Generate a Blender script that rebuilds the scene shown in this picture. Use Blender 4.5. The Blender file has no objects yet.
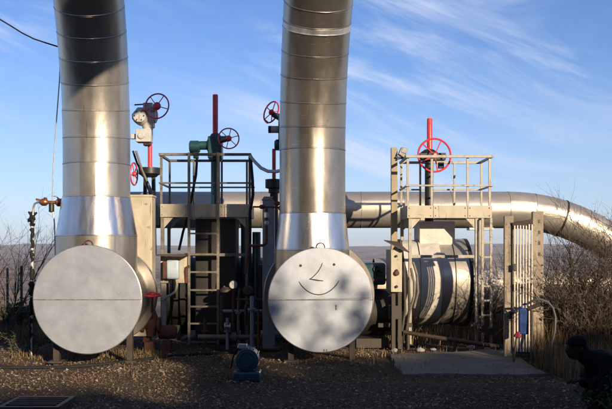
import bpy, bmesh, math, random
import numpy as np
from mathutils import Vector, Matrix
R = math.radians
rnd = random.Random(7)
sc = bpy.context.scene
col = sc.collection

# ------------------------------------------------------------------ camera
F = 850.0          # focal length in photo pixels (612 wide)
CX, CY = 306.0, 250.0
EYE = 1.6
cam_d = bpy.data.cameras.new("camera")
cam_d.sensor_width = 36.0
cam_d.lens = 36.0 * F / 612.0
cam_d.shift_y = 45.5 / 612.0
cam_d.clip_start = 0.05
cam_d.clip_end = 20000
cam = bpy.data.objects.new("camera", cam_d)
cam.location = (0, 0, EYE)
cam.rotation_euler = (R(90), 0, 0)
col.objects.link(cam)
sc.camera = cam

# ------------------------------------------------------------------ light
SUN_AZ, SUN_EL = 29.0, 15.0        # azimuth to the right of straight-behind
sun_vec = Vector((math.sin(R(SUN_AZ)) * math.cos(R(SUN_EL)), -math.cos(R(SUN_AZ)) * math.cos(R(SUN_EL)), math.sin(R(SUN_EL))))
sd = bpy.data.lights.new("sun", 'SUN')
sd.energy = 5.0
sd.angle = R(0.5)
sd.color = (1.0, 0.82, 0.58)
so = bpy.data.objects.new("sun", sd)
so.rotation_euler = sun_vec.to_track_quat('Z', 'Y').to_euler()
col.objects.link(so)

w = bpy.data.worlds.new("World"); sc.world = w; w.use_nodes = True
nt = w.node_tree; N = nt.nodes; Lk = nt.links
N.clear()
out = N.new('ShaderNodeOutputWorld'); bg = N.new('ShaderNodeBackground')
sky = N.new('ShaderNodeTexSky'); sky.sky_type = 'NISHITA'; sky.sun_disc = False
sky.sun_elevation = R(SUN_EL); sky.sun_rotation = R(180 - SUN_AZ)
sky.altitude = 600; sky.air_density = 1.0; sky.dust_density = 0.35; sky.ozone_density = 2.2
tc = N.new('ShaderNodeTexCoord')
sep = N.new('ShaderNodeSeparateXYZ'); Lk.new(tc.outputs['Generated'], sep.inputs[0])
def wm(op, a, b=None):
    n = N.new('ShaderNodeMath'); n.operation = op
    for i, q in enumerate((a, b)):
        if q is None: continue
        if isinstance(q, (int, float)): n.inputs[i].default_value = q
        else: Lk.new(q, n.inputs[i])
    return n.outputs[0]
def wnoise(rot, scl, loc, sc_, det, rough, dist):
    q = N.new('ShaderNodeMapping'); q.inputs['Rotation'].default_value = rot; q.inputs['Scale'].default_value = scl; q.inputs['Location'].default_value = loc
    r1 = N.new('ShaderNodeMapping'); r1.inputs['Rotation'].default_value = rot
    Lk.new(tc.outputs['Generated'], r1.inputs[0]); q.inputs['Rotation'].default_value = (0, 0, 0); Lk.new(r1.outputs[0], q.inputs[0])
    k = N.new('ShaderNodeTexNoise'); k.inputs['Scale'].default_value = sc_; k.inputs['Detail'].default_value = det; k.inputs['Roughness'].default_value = rough; k.inputs['Distortion'].default_value = dist
    Lk.new(q.outputs[0], k.inputs['Vector']); return k.outputs['Fac']
def wrange(src, a, b, c, d):
    k = N.new('ShaderNodeMapRange'); k.interpolation_type = 'SMOOTHSTEP'
    for t_, q in zip((1, 2, 3, 4), (a, b, c, d)): k.inputs[t_].default_value = q
    Lk.new(src, k.inputs[0]); return k.outputs[0]
wisps = wrange(wnoise((R(8), R(-19), 0), (1.0, 1.0, 5.5), (.08, .2, .4), 3.2, 12, .64, .9), .42, .74, 0, 1)
mass = wrange(wnoise((0, R(-12), 0), (1.0, 1.0, 2.2), (1.41, .2, .1), 2.4, 3, .5, .3), .40, .62, .12, .85)
class _o: pass
cr = _o(); cr.outputs = [wm('MULTIPLY', wm('MULTIPLY', wisps, mass), 0.85)]
# cirrus thickens towards the horizon, as it does in any direction
hz = N.new('ShaderNodeMapRange'); hz.inputs[1].default_value = 0.0; hz.inputs[2].default_value = 0.22; hz.inputs[3].default_value = 0.38; hz.inputs[4].default_value = 0.0
Lk.new(sep.outputs[2], hz.inputs[0])
fac = wm('MINIMUM', wm('ADD', cr.outputs[0], hz.outputs[0]), 0.8)
tint = N.new('ShaderNodeMix'); tint.data_type = 'RGBA'; tint.blend_type = 'MULTIPLY'; tint.inputs[0].default_value = 1.0
Lk.new(sky.outputs[0], tint.inputs[6]); tint.inputs[7].default_value = (0.74, 0.90, 1.28, 1)
mx = N.new('ShaderNodeMix'); mx.data_type = 'RGBA'
Lk.new(fac, mx.inputs[0]); Lk.new(tint.outputs[2], mx.inputs[6]); mx.inputs[7].default_value = (6.4, 7.1, 8.7, 1)
Lk.new(mx.outputs[2], bg.inputs[0]); bg.inputs[1].default_value = 0.084
Lk.new(bg.outputs[0], out.inputs[0])

vs = sc.view_settings
vs.view_transform = 'Standard'; vs.look = 'None'; vs.exposure = 0.48; vs.gamma = 1.0; vs.use_curve_mapping = False
sc.cycles.max_bounces = 6
sc.cycles.volume_bounces = 0

# ------------------------------------------------------------------ pixel -> place helpers
def X(px, Y): return (px - CX) / F * Y
def Z(py, Y): return EYE + (CY - py) / F * Y
def P(px, py, Y): return Vector((X(px, Y), Y, Z(py, Y)))
def ln(p, Y): return p / F * Y

# ------------------------------------------------------------------ materials
def newmat(name):
    m = bpy.data.materials.new(name); m.use_nodes = True
    t = m.node_tree; b = t.nodes['Principled BSDF']
    return m, t, b
def rgba(c): return (c[0], c[1], c[2], 1)
def surf(name, c1, c2=None, rough=0.5, metal=0.0, scale=8.0, stretch=(1, 1, 1), bump=0.0, bscale=40.0, rvar=0.1, spots=None, spot_scale=14.0, spot_lo=0.62, coat=0.0, detail=6, streak=None, vary=0.0):
    m, t, b = newmat(name); n = t.nodes; l = t.links
    c2 = c2 or tuple(q * 0.8 for q in c1)
    tcn = n.new('ShaderNodeTexCoord'); mpn = n.new('ShaderNodeMapping'); mpn.inputs['Scale'].default_value = stretch
    l.new(tcn.outputs['Object'], mpn.inputs[0])
    a = n.new('ShaderNodeTexNoise'); a.inputs['Scale'].default_value = scale; a.inputs['Detail'].default_value = detail; a.inputs['Roughness'].default_value = 0.6
    l.new(mpn.outputs[0], a.inputs['Vector'])
    rmp = n.new('ShaderNodeValToRGB'); rmp.color_ramp.elements[0].position = 0.35; rmp.color_ramp.elements[1].position = 0.68
    rmp.color_ramp.elements[0].color = rgba(c2); rmp.color_ramp.elements[1].color = rgba(c1)
    l.new(a.outputs['Fac'], rmp.inputs[0])
    colr = rmp.outputs[0]
    if spots:
        s = n.new('ShaderNodeTexNoise'); s.inputs['Scale'].default_value = spot_scale; s.inputs['Detail'].default_value = 7; s.inputs['Roughness'].default_value = 0.7
        l.new(tcn.outputs['Object'], s.inputs['Vector'])
        mr = n.new('ShaderNodeMapRange'); mr.inputs[1].default_value = spot_lo; mr.inputs[2].default_value = spot_lo + 0.07
        l.new(s.outputs['Fac'], mr.inputs[0])
        mm = n.new('ShaderNodeMix'); mm.data_type = 'RGBA'
        l.new(mr.outputs[0], mm.inputs[0]); l.new(colr, mm.inputs[6]); mm.inputs[7].default_value = rgba(spots)
        colr = mm.outputs[2]
    if vary:
        oi = n.new('ShaderNodeObjectInfo'); hv = n.new('ShaderNodeHueSaturation')
        vm = n.new('ShaderNodeMapRange'); vm.inputs[3].default_value = 1 - vary; vm.inputs[4].default_value = 1 + vary
        l.new(oi.outputs['Random'], vm.inputs[0]); l.new(vm.outputs[0], hv.inputs['Value']); l.new(colr, hv.inputs['Color']); colr = hv.outputs[0]
    l.new(colr, b.inputs['Base Color'])
    b.inputs['Metallic'].default_value = metal
    rr = n.new('ShaderNodeMapRange'); rr.inputs[3].default_value = max(0.03, rough - rvar); rr.inputs[4].default_value = min(1, rough + rvar)
    rr.inputs[1].default_value = 0.3; rr.inputs[2].default_value = 0.7
    l.new(a.outputs['Fac'], rr.inputs[0]); l.new(rr.outputs[0], b.inputs['Roughness'])
    if bump:
        bn = n.new('ShaderNodeTexNoise'); bn.inputs['Scale'].default_value = bscale; bn.inputs['Detail'].default_value = 5
        if streak:
            mp2 = n.new('ShaderNodeMapping'); mp2.inputs['Scale'].default_value = streak
            l.new(tcn.outputs['Object'], mp2.inputs[0]); l.new(mp2.outputs[0], bn.inputs['Vector'])
        else: l.new(tcn.outputs['Object'], bn.inputs['Vector'])
        bp = n.new('ShaderNodeBump'); bp.inputs['Strength'].default_value = bump; bp.inputs['Distance'].default_value = 0.02
        l.new(bn.outputs['Fac'], bp.inputs['Height']); l.new(bp.outputs[0], b.inputs['Normal'])
    b.inputs['Coat Weight'].default_value = coat
    return m

M = {}
M['clad'] = surf('weathered_aluminium', (0.50, 0.465, 0.425), (0.39, 0.36, 0.33), 0.33, 0.82, 3.5, (1, 1, 0.45), 0.05, 5.0, 0.05, vary=0.13, spots=(0.34, 0.29, 0.24), spot_scale=7, spot_lo=0.70)
M['cladbrown'] = surf('tarnished_aluminium', (0.37, 0.33, 0.29), (0.28, 0.25, 0.22), 0.30, 0.85, 3.5, (1, 1, 0.45), 0.05, 5.0, 0.05, vary=0.14, spots=(0.23, 0.19, 0.15), spot_scale=7, spot_lo=0.69)
M['clad_dull'] = surf('dull_aluminium', (0.40, 0.365, 0.325), (0.30, 0.27, 0.24), 0.40, 0.8, 2.5, (1, 1, 1), 0.12, 4.0, 0.06, spots=(0.36, 0.31, 0.26), spot_scale=10, spot_lo=0.66)
M['disc'] = surf('scuffed_aluminium', (0.49, 0.525, 0.595), (0.458, 0.49, 0.555), 0.45, 0.70, 5.5, (1, 1, 1), 0.24, 2.0, 0.04, spots=(0.74, 0.78, 0.86), spot_scale=30, spot_lo=0.635, detail=12)
def scratch(m, layers):
    t = m.node_tree; n = t.nodes; l = t.links; b = n['Principled BSDF']
    tcn = n.new('ShaderNodeTexCoord')
    for (rot, st, lo, c) in layers:
        mp_ = n.new('ShaderNodeMapping'); mp_.inputs['Rotation'].default_value = (0, R(rot), 0); mp_.inputs['Scale'].default_value = st
        l.new(tcn.outputs['Object'], mp_.inputs[0])
        q = n.new('ShaderNodeTexNoise'); q.inputs['Scale'].default_value = 1.0; q.inputs['Detail'].default_value = 3; l.new(mp_.outputs[0], q.inputs['Vector'])
        r_ = n.new('ShaderNodeMapRange'); r_.inputs[1].default_value = lo; r_.inputs[2].default_value = lo + .05; r_.inputs[4].default_value = .6; l.new(q.outputs['Fac'], r_.inputs[0])
        x = n.new('ShaderNodeMix'); x.data_type = 'RGBA'; old = b.inputs['Base Color'].links[0].from_socket
        l.new(r_.outputs[0], x.inputs[0]); l.new(old, x.inputs[6]); x.inputs[7].default_value = rgba(c); l.new(x.outputs[2], b.inputs['Base Color'])
scratch(M['disc'], [(23, (2.0, 1, 60), .70, (.76, .79, .86)), (115, (2.4, 1, 70), .71, (.76, .79, .86)), (60, (5, 1, 40), .72, (.42, .43, .46)), (0, (30, 1, 1.0), .69, (.47, .485, .52))])
M['newsteel'] = surf('new_shiny_steel', (0.68, 0.67, 0.66), (0.58, 0.57, 0.56), 0.27, 0.95, 3.0, (3, 3, 0.3), 0.05, 4.0, 0.06, vary=0.08, spots=(0.5, 0.48, 0.45), spot_scale=8, spot_lo=0.64)
M['galvband'] = surf('bright_band', (0.62, 0.62, 0.62), (0.42, 0.42, 0.43), 0.36, 0.7, 7, (1, 1, .1), rvar=.1)
M['bead'] = surf('seam_steel', (0.40, 0.37, 0.34), (0.26, 0.24, 0.22), 0.5, 0.9, 20)
M['cream'] = surf('cream_paint', (0.48, 0.425, 0.33), (0.36, 0.315, 0.235), 0.55, 0.0, 6, (1, 1, 0.5), 0.05, 60, spots=(0.20, 0.10, 0.05), spot_scale=22, spot_lo=0.66)
M['greypaint'] = surf('pale_grey_paint', (0.52, 0.50, 0.46), (0.40, 0.38, 0.35), 0.5, 0.0, 9, bump=0.05, spots=(0.16, 0.10, 0.07), spot_scale=30, spot_lo=0.64)
M['galv'] = surf('galvanised_steel', (0.50, 0.50, 0.49), (0.36, 0.36, 0.36), 0.48, 0.7, 14, spots=(0.25, 0.16, 0.10), spot_scale=25, spot_lo=0.64)
M['bluegrey'] = surf('blue_grey_paint', (0.26, 0.31, 0.36), (0.19, 0.23, 0.27), 0.5, 0.0, 7, spots=(0.14, 0.08, 0.05), spot_scale=20, spot_lo=0.64)
M['boxblue'] = surf('pale_blue_plastic', (0.42, 0.48, 0.55), (0.34, 0.40, 0.47), 0.4, 0.0, 5)
M['teal'] = surf('dark_teal_paint', (0.016, 0.070, 0.082), (0.009, 0.042, 0.05), 0.38, 0.0, 9, bump=0.06, spots=(0.05, 0.035, 0.03), spot_scale=24, spot_lo=0.66)
M['motor'] = surf('teal_motor_paint', (0.010, 0.062, 0.078), (0.006, 0.036, 0.048), 0.4, 0.0, 10, bump=0.06, spots=(0.12, 0.10, 0.08), spot_scale=20, spot_lo=0.64)
M['red'] = surf('red_paint', (0.68, 0.045, 0.055), (0.52, 0.03, 0.04), 0.36, 0.0, 11, spots=(0.25, 0.05, 0.04), spot_scale=40, spot_lo=0.66)
M['black'] = surf('black_paint', (0.018, 0.017, 0.016), (0.010, 0.010, 0.010), 0.5, 0.0, 12)
M['darkbox'] = surf('shade_dark_lagging', (0.032, 0.026, 0.021), (0.018, 0.015, 0.012), 0.6, 0.2, 5, bump=0.1, bscale=8)  # base colour darkened to stand in for the shade between the drums
M['rubber'] = surf('black_rubber', (0.02, 0.02, 0.02), (0.012, 0.012, 0.012), 0.6, 0.0, 15)
M['rust'] = surf('rusty_iron', (0.15, 0.05, 0.028), (0.07, 0.026, 0.017), 0.75, 0.1, 14, bump=0.25, bscale=40)
M['copper'] = surf('copper_tube', (0.45, 0.20, 0.10), (0.32, 0.13, 0.07), 0.4, 0.8, 14)
M['conc'] = surf('weathered_concrete', (0.30, 0.29, 0.27), (0.22, 0.21, 0.20), 0.9, 0.0, 4, bump=0.25, bscale=25, spots=(0.14, 0.13, 0.12), spot_scale=8, spot_lo=0.62)
M['slabconc'] = surf('stained_concrete', (0.17, 0.15, 0.125), (0.085, 0.077, 0.066), 0.9, 0.0, 3, bump=0.35, bscale=25, spots=(0.025, 0.024, 0.022), spot_scale=6, spot_lo=0.58)
M['rail'] = surf('greyed_rail_paint', (0.36, 0.33, 0.28), (0.25, 0.225, 0.19), 0.5, 0.2, 12, bump=0.05, spots=(0.14, 0.08, 0.05), spot_scale=24, spot_lo=0.62)
M['darkrail'] = surf('shade_dark_rail_paint', (0.20, 0.18, 0.15), (0.11, 0.097, 0.08), 0.6, 0.1, 12, bump=0.05, spots=(0.07, 0.04, 0.028), spot_scale=18, spot_lo=0.58)  # darker copy of the rail paint, standing in for shade
M['oldwhite'] = surf('grubby_white_paint', (0.60, 0.56, 0.50), (0.46, 0.43, 0.38), 0.55, 0.0, 6, bump=0.06, spots=(0.18, 0.13, 0.09), spot_scale=18, spot_lo=0.63)
M['darkhose'] = surf('dirty_grey_hose', (0.09, 0.088, 0.085), (0.05, 0.05, 0.048), 0.6, 0, 12)
M['darkred'] = surf('old_dark_red_paint', (0.20, 0.015, 0.03), (0.12, 0.01, 0.02), 0.6, 0, 12)
M['darkrust'] = surf('dark_rusty_iron', (0.07, 0.028, 0.02), (0.035, 0.016, 0.012), 0.8, 0.1, 14, bump=0.25, bscale=40)
M['tan'] = surf('tan_paint', (0.33, 0.265, 0.165), (0.25, 0.195, 0.115), 0.55, 0.0, 8, (1, 1, .4), spots=(0.12, 0.07, 0.04), spot_scale=22, spot_lo=0.64)
M['gatepost'] = surf('worn_gate_paint', (0.34, 0.285, 0.215), (0.22, 0.175, 0.125), 0.65, 0.0, 9, (1, 1, .4), 0.1, 30, spots=(0.08, 0.05, 0.035), spot_scale=20, spot_lo=0.58)
M['farclad'] = surf('matt_aluminium', (0.52, 0.465, 0.405), (0.42, 0.375, 0.325), 0.44, 0.68, 3.0, (.5, 1, 1), 0.04, 5.0, 0.05, spots=(0.36, 0.29, 0.23), spot_scale=7, spot_lo=0.67)
M['slat'] = surf('white_painted_timber', (0.56, 0.51, 0.43), (0.42, 0.37, 0.30), 0.7, 0.0, 9, (2, 2, 0.3), 0.1, 30, spots=(0.25, 0.18, 0.12), spot_scale=20, spot_lo=0.64)
M['darkframe'] = surf('dark_brown_steel', (0.06, 0.045, 0.035), (0.035, 0.025, 0.02), 0.6, 0.1, 10)
M['blue'] = surf('blue_plastic', (0.012, 0.04, 0.16), (0.008, 0.03, 0.11), 0.4, 0.0, 9)
M['ink'] = surf('black_marker_ink', (0.03, 0.03, 0.032), (0.018, 0.018, 0.02), 0.6)
M['glass'] = surf('gauge_face', (0.40, 0.40, 0.39), (0.3, 0.3, 0.29), 0.25)
M['lamp'] = surf('lamp_housing', (0.30, 0.28, 0.25), (0.2, 0.19, 0.17), 0.45, 0.4)
M['bark'] = surf('grey_brown_bark', (0.09, 0.065, 0.045), (0.05, 0.036, 0.027), 0.85, 0.0, 12)
M['twig'] = surf('twig_bark', (0.075, 0.048, 0.032), (0.04, 0.027, 0.02), 0.8, 0.0, 3)
M['cloth'] = surf('black_cloth', (0.005, 0.005, 0.006), (0.003, 0.003, 0.004), 0.9, 0.0, 20, bump=0.1)
M['trouser'] = surf('dark_denim', (0.015, 0.017, 0.024), (0.010, 0.011, 0.016), 0.9, 0.0, 30)
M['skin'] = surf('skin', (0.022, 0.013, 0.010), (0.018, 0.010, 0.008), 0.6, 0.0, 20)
M['leather'] = surf('black_leather', (0.015, 0.013, 0.012), (0.01, 0.009, 0.009), 0.5)
M['post'] = surf('old_wood_post', (0.10, 0.08, 0.065), (0.06, 0.05, 0.04), 0.9, 0.0, 12, (3, 3, 0.4))

def island_mat(name, cols, rough=0.8, transl=0.0):
    m, t, b = newmat(name); n = t.nodes; l = t.links
    g = n.new('ShaderNodeNewGeometry'); rp = n.new('ShaderNodeValToRGB')
    els = rp.color_ramp.elements
    while len(els) < len(cols): els.new(0.5)
    for i, c in enumerate(cols):
        els[i].position = i / (len(cols) - 1); els[i].color = rgba(c)
    l.new(g.outputs['Random Per Island'], rp.inputs[0]); l.new(rp.outputs[0], b.inputs['Base Color'])
    b.inputs['Roughness'].default_value = rough
    b.inputs['Specular IOR Level'].default_value = 0.25
    if transl:
        tr = n.new('ShaderNodeBsdfTranslucent'); l.new(rp.outputs[0], tr.inputs[0])
        ms = n.new('ShaderNodeMixShader'); ms.inputs[0].default_value = transl
        l.new(b.outputs[0], ms.inputs[1]); l.new(tr.outputs[0], ms.inputs[2]); l.new(ms.outputs[0], n['Material Output'].inputs[0])
    return m
M['stones'] = island_mat('gravel_stones', [(0.035, 0.024, 0.015), (0.10, 0.068, 0.042), (0.05, 0.034, 0.021), (0.19, 0.138, 0.088), (0.075, 0.052, 0.032), (0.13, 0.092, 0.058), (0.36, 0.29, 0.205)])
M['drygrass'] = island_mat('dry_grass_blades', [(0.16, 0.105, 0.05), (0.30, 0.21, 0.11), (0.10, 0.075, 0.035), (0.22, 0.15, 0.075)], 0.8, 0.25)
M['dryleaf'] = island_mat('withered_leaves', [(0.07, 0.05, 0.025), (0.11, 0.085, 0.045), (0.05, 0.05, 0.025), (0.16, 0.11, 0.06)], 0.8, 0.2)
M['leaf'] = island_mat('dark_leaves', [(0.035, 0.05, 0.02), (0.05, 0.07, 0.03), (0.03, 0.04, 0.018), (0.07, 0.075, 0.035)], 0.7, 0.2)

for k_ in ('clad', 'cladbrown', 'farclad'):
    scratch(M[k_], [(0, (26, 26, .8), .64, (.27, .235, .20)), (9, (3, 3, 60), .68, (.55, .51, .46))])
for k_, c_ in (('cream', (.16, .075, .035)), ('rail', (.12, .055, .03)), ('darkrail', (.07, .032, .02)), ('greypaint', (.2, .13, .09)), ('gatepost', (.10, .05, .03)), ('tan', (.13, .07, .04))):
    scratch(M[k_], [(0, (24, 24, 2.0), .62, c_), (0, (9, 9, 14), .66, c_)])
for k_, c_ in (('red', (.20, .06, .05)), ('teal', (.05, .07, .07)), ('motor', (.07, .08, .075)), ('blue', (.05, .07, .13))):
    scratch(M[k_], [(30, (40, 30, 22), .63, c_)])
# ground: gravelly earth near by, fields and woods far off
def ground_mat():
    m, t, b = newmat('gravelly_earth'); n = t.nodes; l = t.links
    geo = n.new('ShaderNodeNewGeometry')
    def noise(scale, det=6, rough=0.6):
        q = n.new('ShaderNodeTexNoise'); q.inputs['Scale'].default_value = scale; q.inputs['Detail'].default_value = det; q.inputs['Roughness'].default_value = rough
        l.new(geo.outputs['Position'], q.inputs['Vector']); return q
    def ramp(src, stops):
        q = n.new('ShaderNodeValToRGB'); e = q.color_ramp.elements
        while len(e) < len(stops): e.new(0.5)
        for i, (p_, c) in enumerate(stops): e[i].position = p_; e[i].color = rgba(c)
        l.new(src, q.inputs[0]); return q.outputs[0]
    fine = noise(38, 8, 0.75)
    c_near = ramp(fine.outputs['Fac'], [(0.33, (0.032, 0.022, 0.014)), (0.5, (0.082, 0.056, 0.035)), (0.66, (0.155, 0.112, 0.074))])
    big = noise(0.55, 5)
    c_soil = ramp(big.outputs['Fac'], [(0.4, (0.55, 0.52, 0.48)), (0.65, (1.0, 1.0, 1.0))])
    mul = n.new('ShaderNodeMix'); mul.data_type = 'RGBA'; mul.blend_type = 'MULTIPLY'; mul.inputs[0].default_value = 1
    l.new(c_near, mul.inputs[6]); l.new(c_soil, mul.inputs[7])
    # rust-red stain in front of the left drum
    sp = n.new('ShaderNodeVectorMath'); sp.operation = 'SUBTRACT'; l.new(geo.outputs['Position'], sp.inputs[0]); sp.inputs[1].default_value = (-2.85, 10.9, 0)
    sc_ = n.new('ShaderNodeVectorMath'); sc_.operation = 'MULTIPLY'; l.new(sp.outputs[0], sc_.inputs[0]); sc_.inputs[1].default_value = (1.0, 1.5, 0)
    le = n.new('ShaderNodeVectorMath'); le.operation = 'LENGTH'; l.new(sc_.outputs[0], le.inputs[0])
    nn = noise(2.6, 6, 0.7)
    ad = n.new('ShaderNodeMath'); ad.operation = 'ADD'; l.new(le.outputs['Value'], ad.inputs[0]); l.new(nn.outputs['Fac'], ad.inputs[1])
    mr = n.new('ShaderNodeMapRange'); mr.inputs[1].default_value = 0.75; mr.inputs[2].default_value = 1.35; mr.inputs[3].default_value = 0.8; mr.inputs[4].default_value = 0.0
    l.new(ad.outputs[0], mr.inputs[0])
    st = n.new('ShaderNodeMix'); st.data_type = 'RGBA'; l.new(mr.outputs[0], st.inputs[0]); l.new(mul.outputs[2], st.inputs[6]); st.inputs[7].default_value = (0.085, 0.022, 0.012, 1)
    # far land
    far = noise(0.006, 8, 0.65)
    c_far = ramp(far.outputs['Fac'], [(0.38, (0.05, 0.048, 0.03)), (0.46, (0.17, 0.105, 0.06)), (0.53, (0.29, 0.185, 0.11)), (0.60, (0.075, 0.065, 0.04))])
    se = n.new('ShaderNodeSeparateXYZ'); l.new(geo.outputs['Position'], se.inputs[0])
    fr = n.new('ShaderNodeMapRange'); fr.inputs[1].default_value = 17; fr.inputs[2].default_value = 40
    l.new(se.outputs[1], fr.inputs[0])
    fx = n.new('ShaderNodeMix'); fx.data_type = 'RGBA'; l.new(fr.outputs[0], fx.inputs[0]); l.new(st.outputs[2], fx.inputs[6]); l.new(c_far, fx.inputs[7])
    l.new(fx.outputs[2], b.inputs['Base Color'])
    b.inputs['Roughness'].default_value = 0.95; b.inputs['Specular IOR Level'].default_value = 0.2
    bp = n.new('ShaderNodeBump'); bp.inputs['Strength'].default_value = 0.9; bp.inputs['Distance'].default_value = 0.03
    l.new(fine.outputs['Fac'], bp.inputs['Height']); l.new(bp.outputs[0], b.inputs['Normal'])
    return m
M['ground'] = ground_mat()

for k_ in ('cloth', 'trouser', 'skin', 'rubber'):
    M[k_].node_tree.nodes['Principled BSDF'].inputs['Specular IOR Level'].default_value = 0.15
# ------------------------------------------------------------------ mesh builder
def frame(t):
    t = Vector(t).normalized()
    a = Vector((0, 0, 1)) if abs(t.z) < 0.9 else Vector((1, 0, 0))
    b = t.cross(a).normalized()
    return b, t.cross(b).normalized()
class MB:
    def __init__(s): s.v = []; s.f = []
    def box(s, c, size, rz=0.0, rot=None):
        c = Vector(c); n = len(s.v)
        m = rot or Matrix.Rotation(rz, 3, 'Z')
        for dx in (-.5, .5):
            for dy in (-.5, .5):
                for dz in (-.5, .5):
                    s.v.append(c + m @ Vector((dx * size[0], dy * size[1], dz * size[2])))
        for q in ((0, 1, 3, 2), (4, 6, 7, 5), (0, 4, 5, 1), (2, 3, 7, 6), (0, 2, 6, 4), (1, 5, 7, 3)): s.f.append([n + i for i in q])
        return s
    def span(s, a, b): # box by two corners
        a = Vector(a); b = Vector(b)
        return s.box((a + b) / 2, [abs(q) for q in (b - a)])
    def bar(s, p0, p1, wdt, hgt, up=(0, 0, 1)): # rectangular bar
        p0 = Vector(p0); p1 = Vector(p1); d = (p1 - p0); L = d.length; d.normalize()
        upv = Vector(up)
        if abs(d.dot(upv)) > 0.98: upv = Vector((0, 1, 0))
        sd_ = d.cross(upv).normalized(); u_ = sd_.cross(d).normalized()
        m = Matrix((sd_, d, u_)).transposed()
        return s.box((p0 + p1) / 2, (wdt, L, hgt), rot=m)
    def rings(s, rs, cap=True, closed=False):
        n0 = len(s.v); k = len(rs[0])
        for r_ in rs: s.v.extend(r_)
        m = len(rs)
        for i in range(m if closed else m - 1):
            a = n0 + i * k; b = n0 + ((i + 1) % m) * k
            for j in range(k):
                j2 = (j + 1) % k
                s.f.append([a + j, a + j2, b + j2, b + j])
        if cap and not closed:
            s.f.append([n0 + j for j in range(k)][::-1]); s.f.append([n0 + (m - 1) * k + j for j in range(k)])
        return s
    def path(s, pts, r, n=10, cap=True):
        pts = [Vector(p) for p in pts]; rs = []
        b = None
        for i, p in enumerate(pts):
            t = (pts[min(i + 1, len(pts) - 1)] - pts[max(i - 1, 0)]).normalized()
            if b is None: b, c = frame(t)
            else:
                b = (b - t * b.dot(t)).normalized(); c = t.cross(b)
            rr = r[i] if isinstance(r, (list, tuple)) else r
            rs.append([p + (b * math.cos(2 * math.pi * j / n) + c * math.sin(2 * math.pi * j / n)) * rr for j in range(n)])
        return s.rings(rs, cap)
    def tube(s, p0, p1, r0, r1=None, n=14): return s.path([p0, p1], [r0, r0 if r1 is None else r1], n)
    def lathe(s, o, ax, prof, n=32, cap=True):
        o = Vector(o); ax = Vector(ax).normalized(); b, c = frame(ax)
        return s.rings([[o + ax * h + (b * math.cos(2 * math.pi * j / n) + c * math.sin(2 * math.pi * j / n)) * max(r, 1e-4) for j in range(n)] for r, h in prof], cap)
    def torus(s, o, ax, RR, r, n=32, k=8, a0=0.0, a1=2 * math.pi):
        o = Vector(o); ax = Vector(ax).normalized(); b, c = frame(ax)
        full = abs(a1 - a0 - 2 * math.pi) < 1e-6; rs = []
        for i in range(n if full else n + 1):
            a = a0 + (a1 - a0) * i / n; d = b * math.cos(a) + c * math.sin(a)
            rs.append([o + d * (RR + r * math.cos(2 * math.pi * j / k)) + ax * r * math.sin(2 * math.pi * j / k) for j in range(k)])
        return s.rings(rs, True, full)
    def ball(s, o, r, n=14, m=8, sc_=(1, 1, 1)):
        rs = []
        for i in range(m + 1):
            th = math.pi * (0.02 + 0.96 * i / m)
            rs.append([Vector(o) + Vector((r * sc_[0] * math.sin(th) * math.cos(2 * math.pi * j / n), r * sc_[1] * math.sin(th) * math.sin(2 * math.pi * j / n), r * sc_[2] * math.cos(th))) for j in range(n)])
        return s.rings(rs, True)
    def prism(s, poly, off): # polygon extruded
        n = len(s.v); k = len(poly); off = Vector(off)
        s.v.extend(Vector(p) for p in poly); s.v.extend(Vector(p) + off for p in poly)
        s.f.append(list(range(n, n + k))); s.f.append(list(range(n + k, n + 2 * k))[::-1])
        for j in range(k): s.f.append([n + j, n + k + j, n + k + (j + 1) % k, n + (j + 1) % k])
        return s
    def build(s, name, mat, parent=None, bevel=0.0, sharp=38):
        org = origin(parent)
        me = bpy.data.meshes.new(name)
        me.from_pydata([tuple(q - org) for q in s.v], [], s.f)
        bm = bmesh.new(); bm.from_mesh(me); bmesh.ops.recalc_face_normals(bm, faces=bm.faces); bm.to_mesh(me); bm.free()
        me.polygons.foreach_set('use_smooth', [True] * len(me.polygons))
        me.set_sharp_from_angle(angle=R(sharp))
        me.materials.append(M[mat])
        o = bpy.data.objects.new(name, me); col.objects.link(o)
        if parent is not None: o.parent = parent
        if bevel:
            bv = o.modifiers.new('bevel', 'BEVEL'); bv.width = bevel; bv.segments = 2; bv.limit_method = 'ANGLE'; bv.angle_limit = R(50)
        return o
def origin(p):
    o = Vector((0, 0, 0))
    while p is not None: o = o + Vector(p.location); p = p.parent
    return o
def thing(name, label, cat, loc, group=None):
    o = bpy.data.objects.new(name, None); col.objects.link(o); o.location = loc; o.empty_display_size = 0.1
    return tag(o, label, cat, group)
def tag(o, label, cat, group=None):
    o['label'] = label; o['category'] = cat
    if group: o['group'] = group
    return o
def struct(o): o['kind'] = 'structure'; return o
def raw(name, verts, faces, mat, parent=None, smooth=False):   # numpy arrays, big meshes
    me = bpy.data.meshes.new(name); nv = len(verts); nf, k = faces.shape
    me.vertices.add(nv); me.vertices.foreach_set('co', np.asarray(verts, dtype=np.float32).ravel())
    me.loops.add(nf * k); me.loops.foreach_set('vertex_index', faces.astype(np.int32).ravel())
    me.polygons.add(nf); me.polygons.foreach_set('loop_start', np.arange(0, nf * k, k, dtype=np.int32))
    me.polygons.foreach_set('loop_total', np.full(nf, k, dtype=np.int32))
    me.polygons.foreach_set('use_smooth', [smooth] * nf)
    me.update(calc_edges=True); me.materials.append(M[mat])
    o = bpy.data.objects.new(name, me); col.objects.link(o)
    if parent is not None: o.parent = parent
    return o
def copy_part(o, off, parent=None):
    c = o.copy(); col.objects.link(c); c.parent = parent or o.parent; c.location = Vector(o.location) + Vector(off); return c

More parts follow.
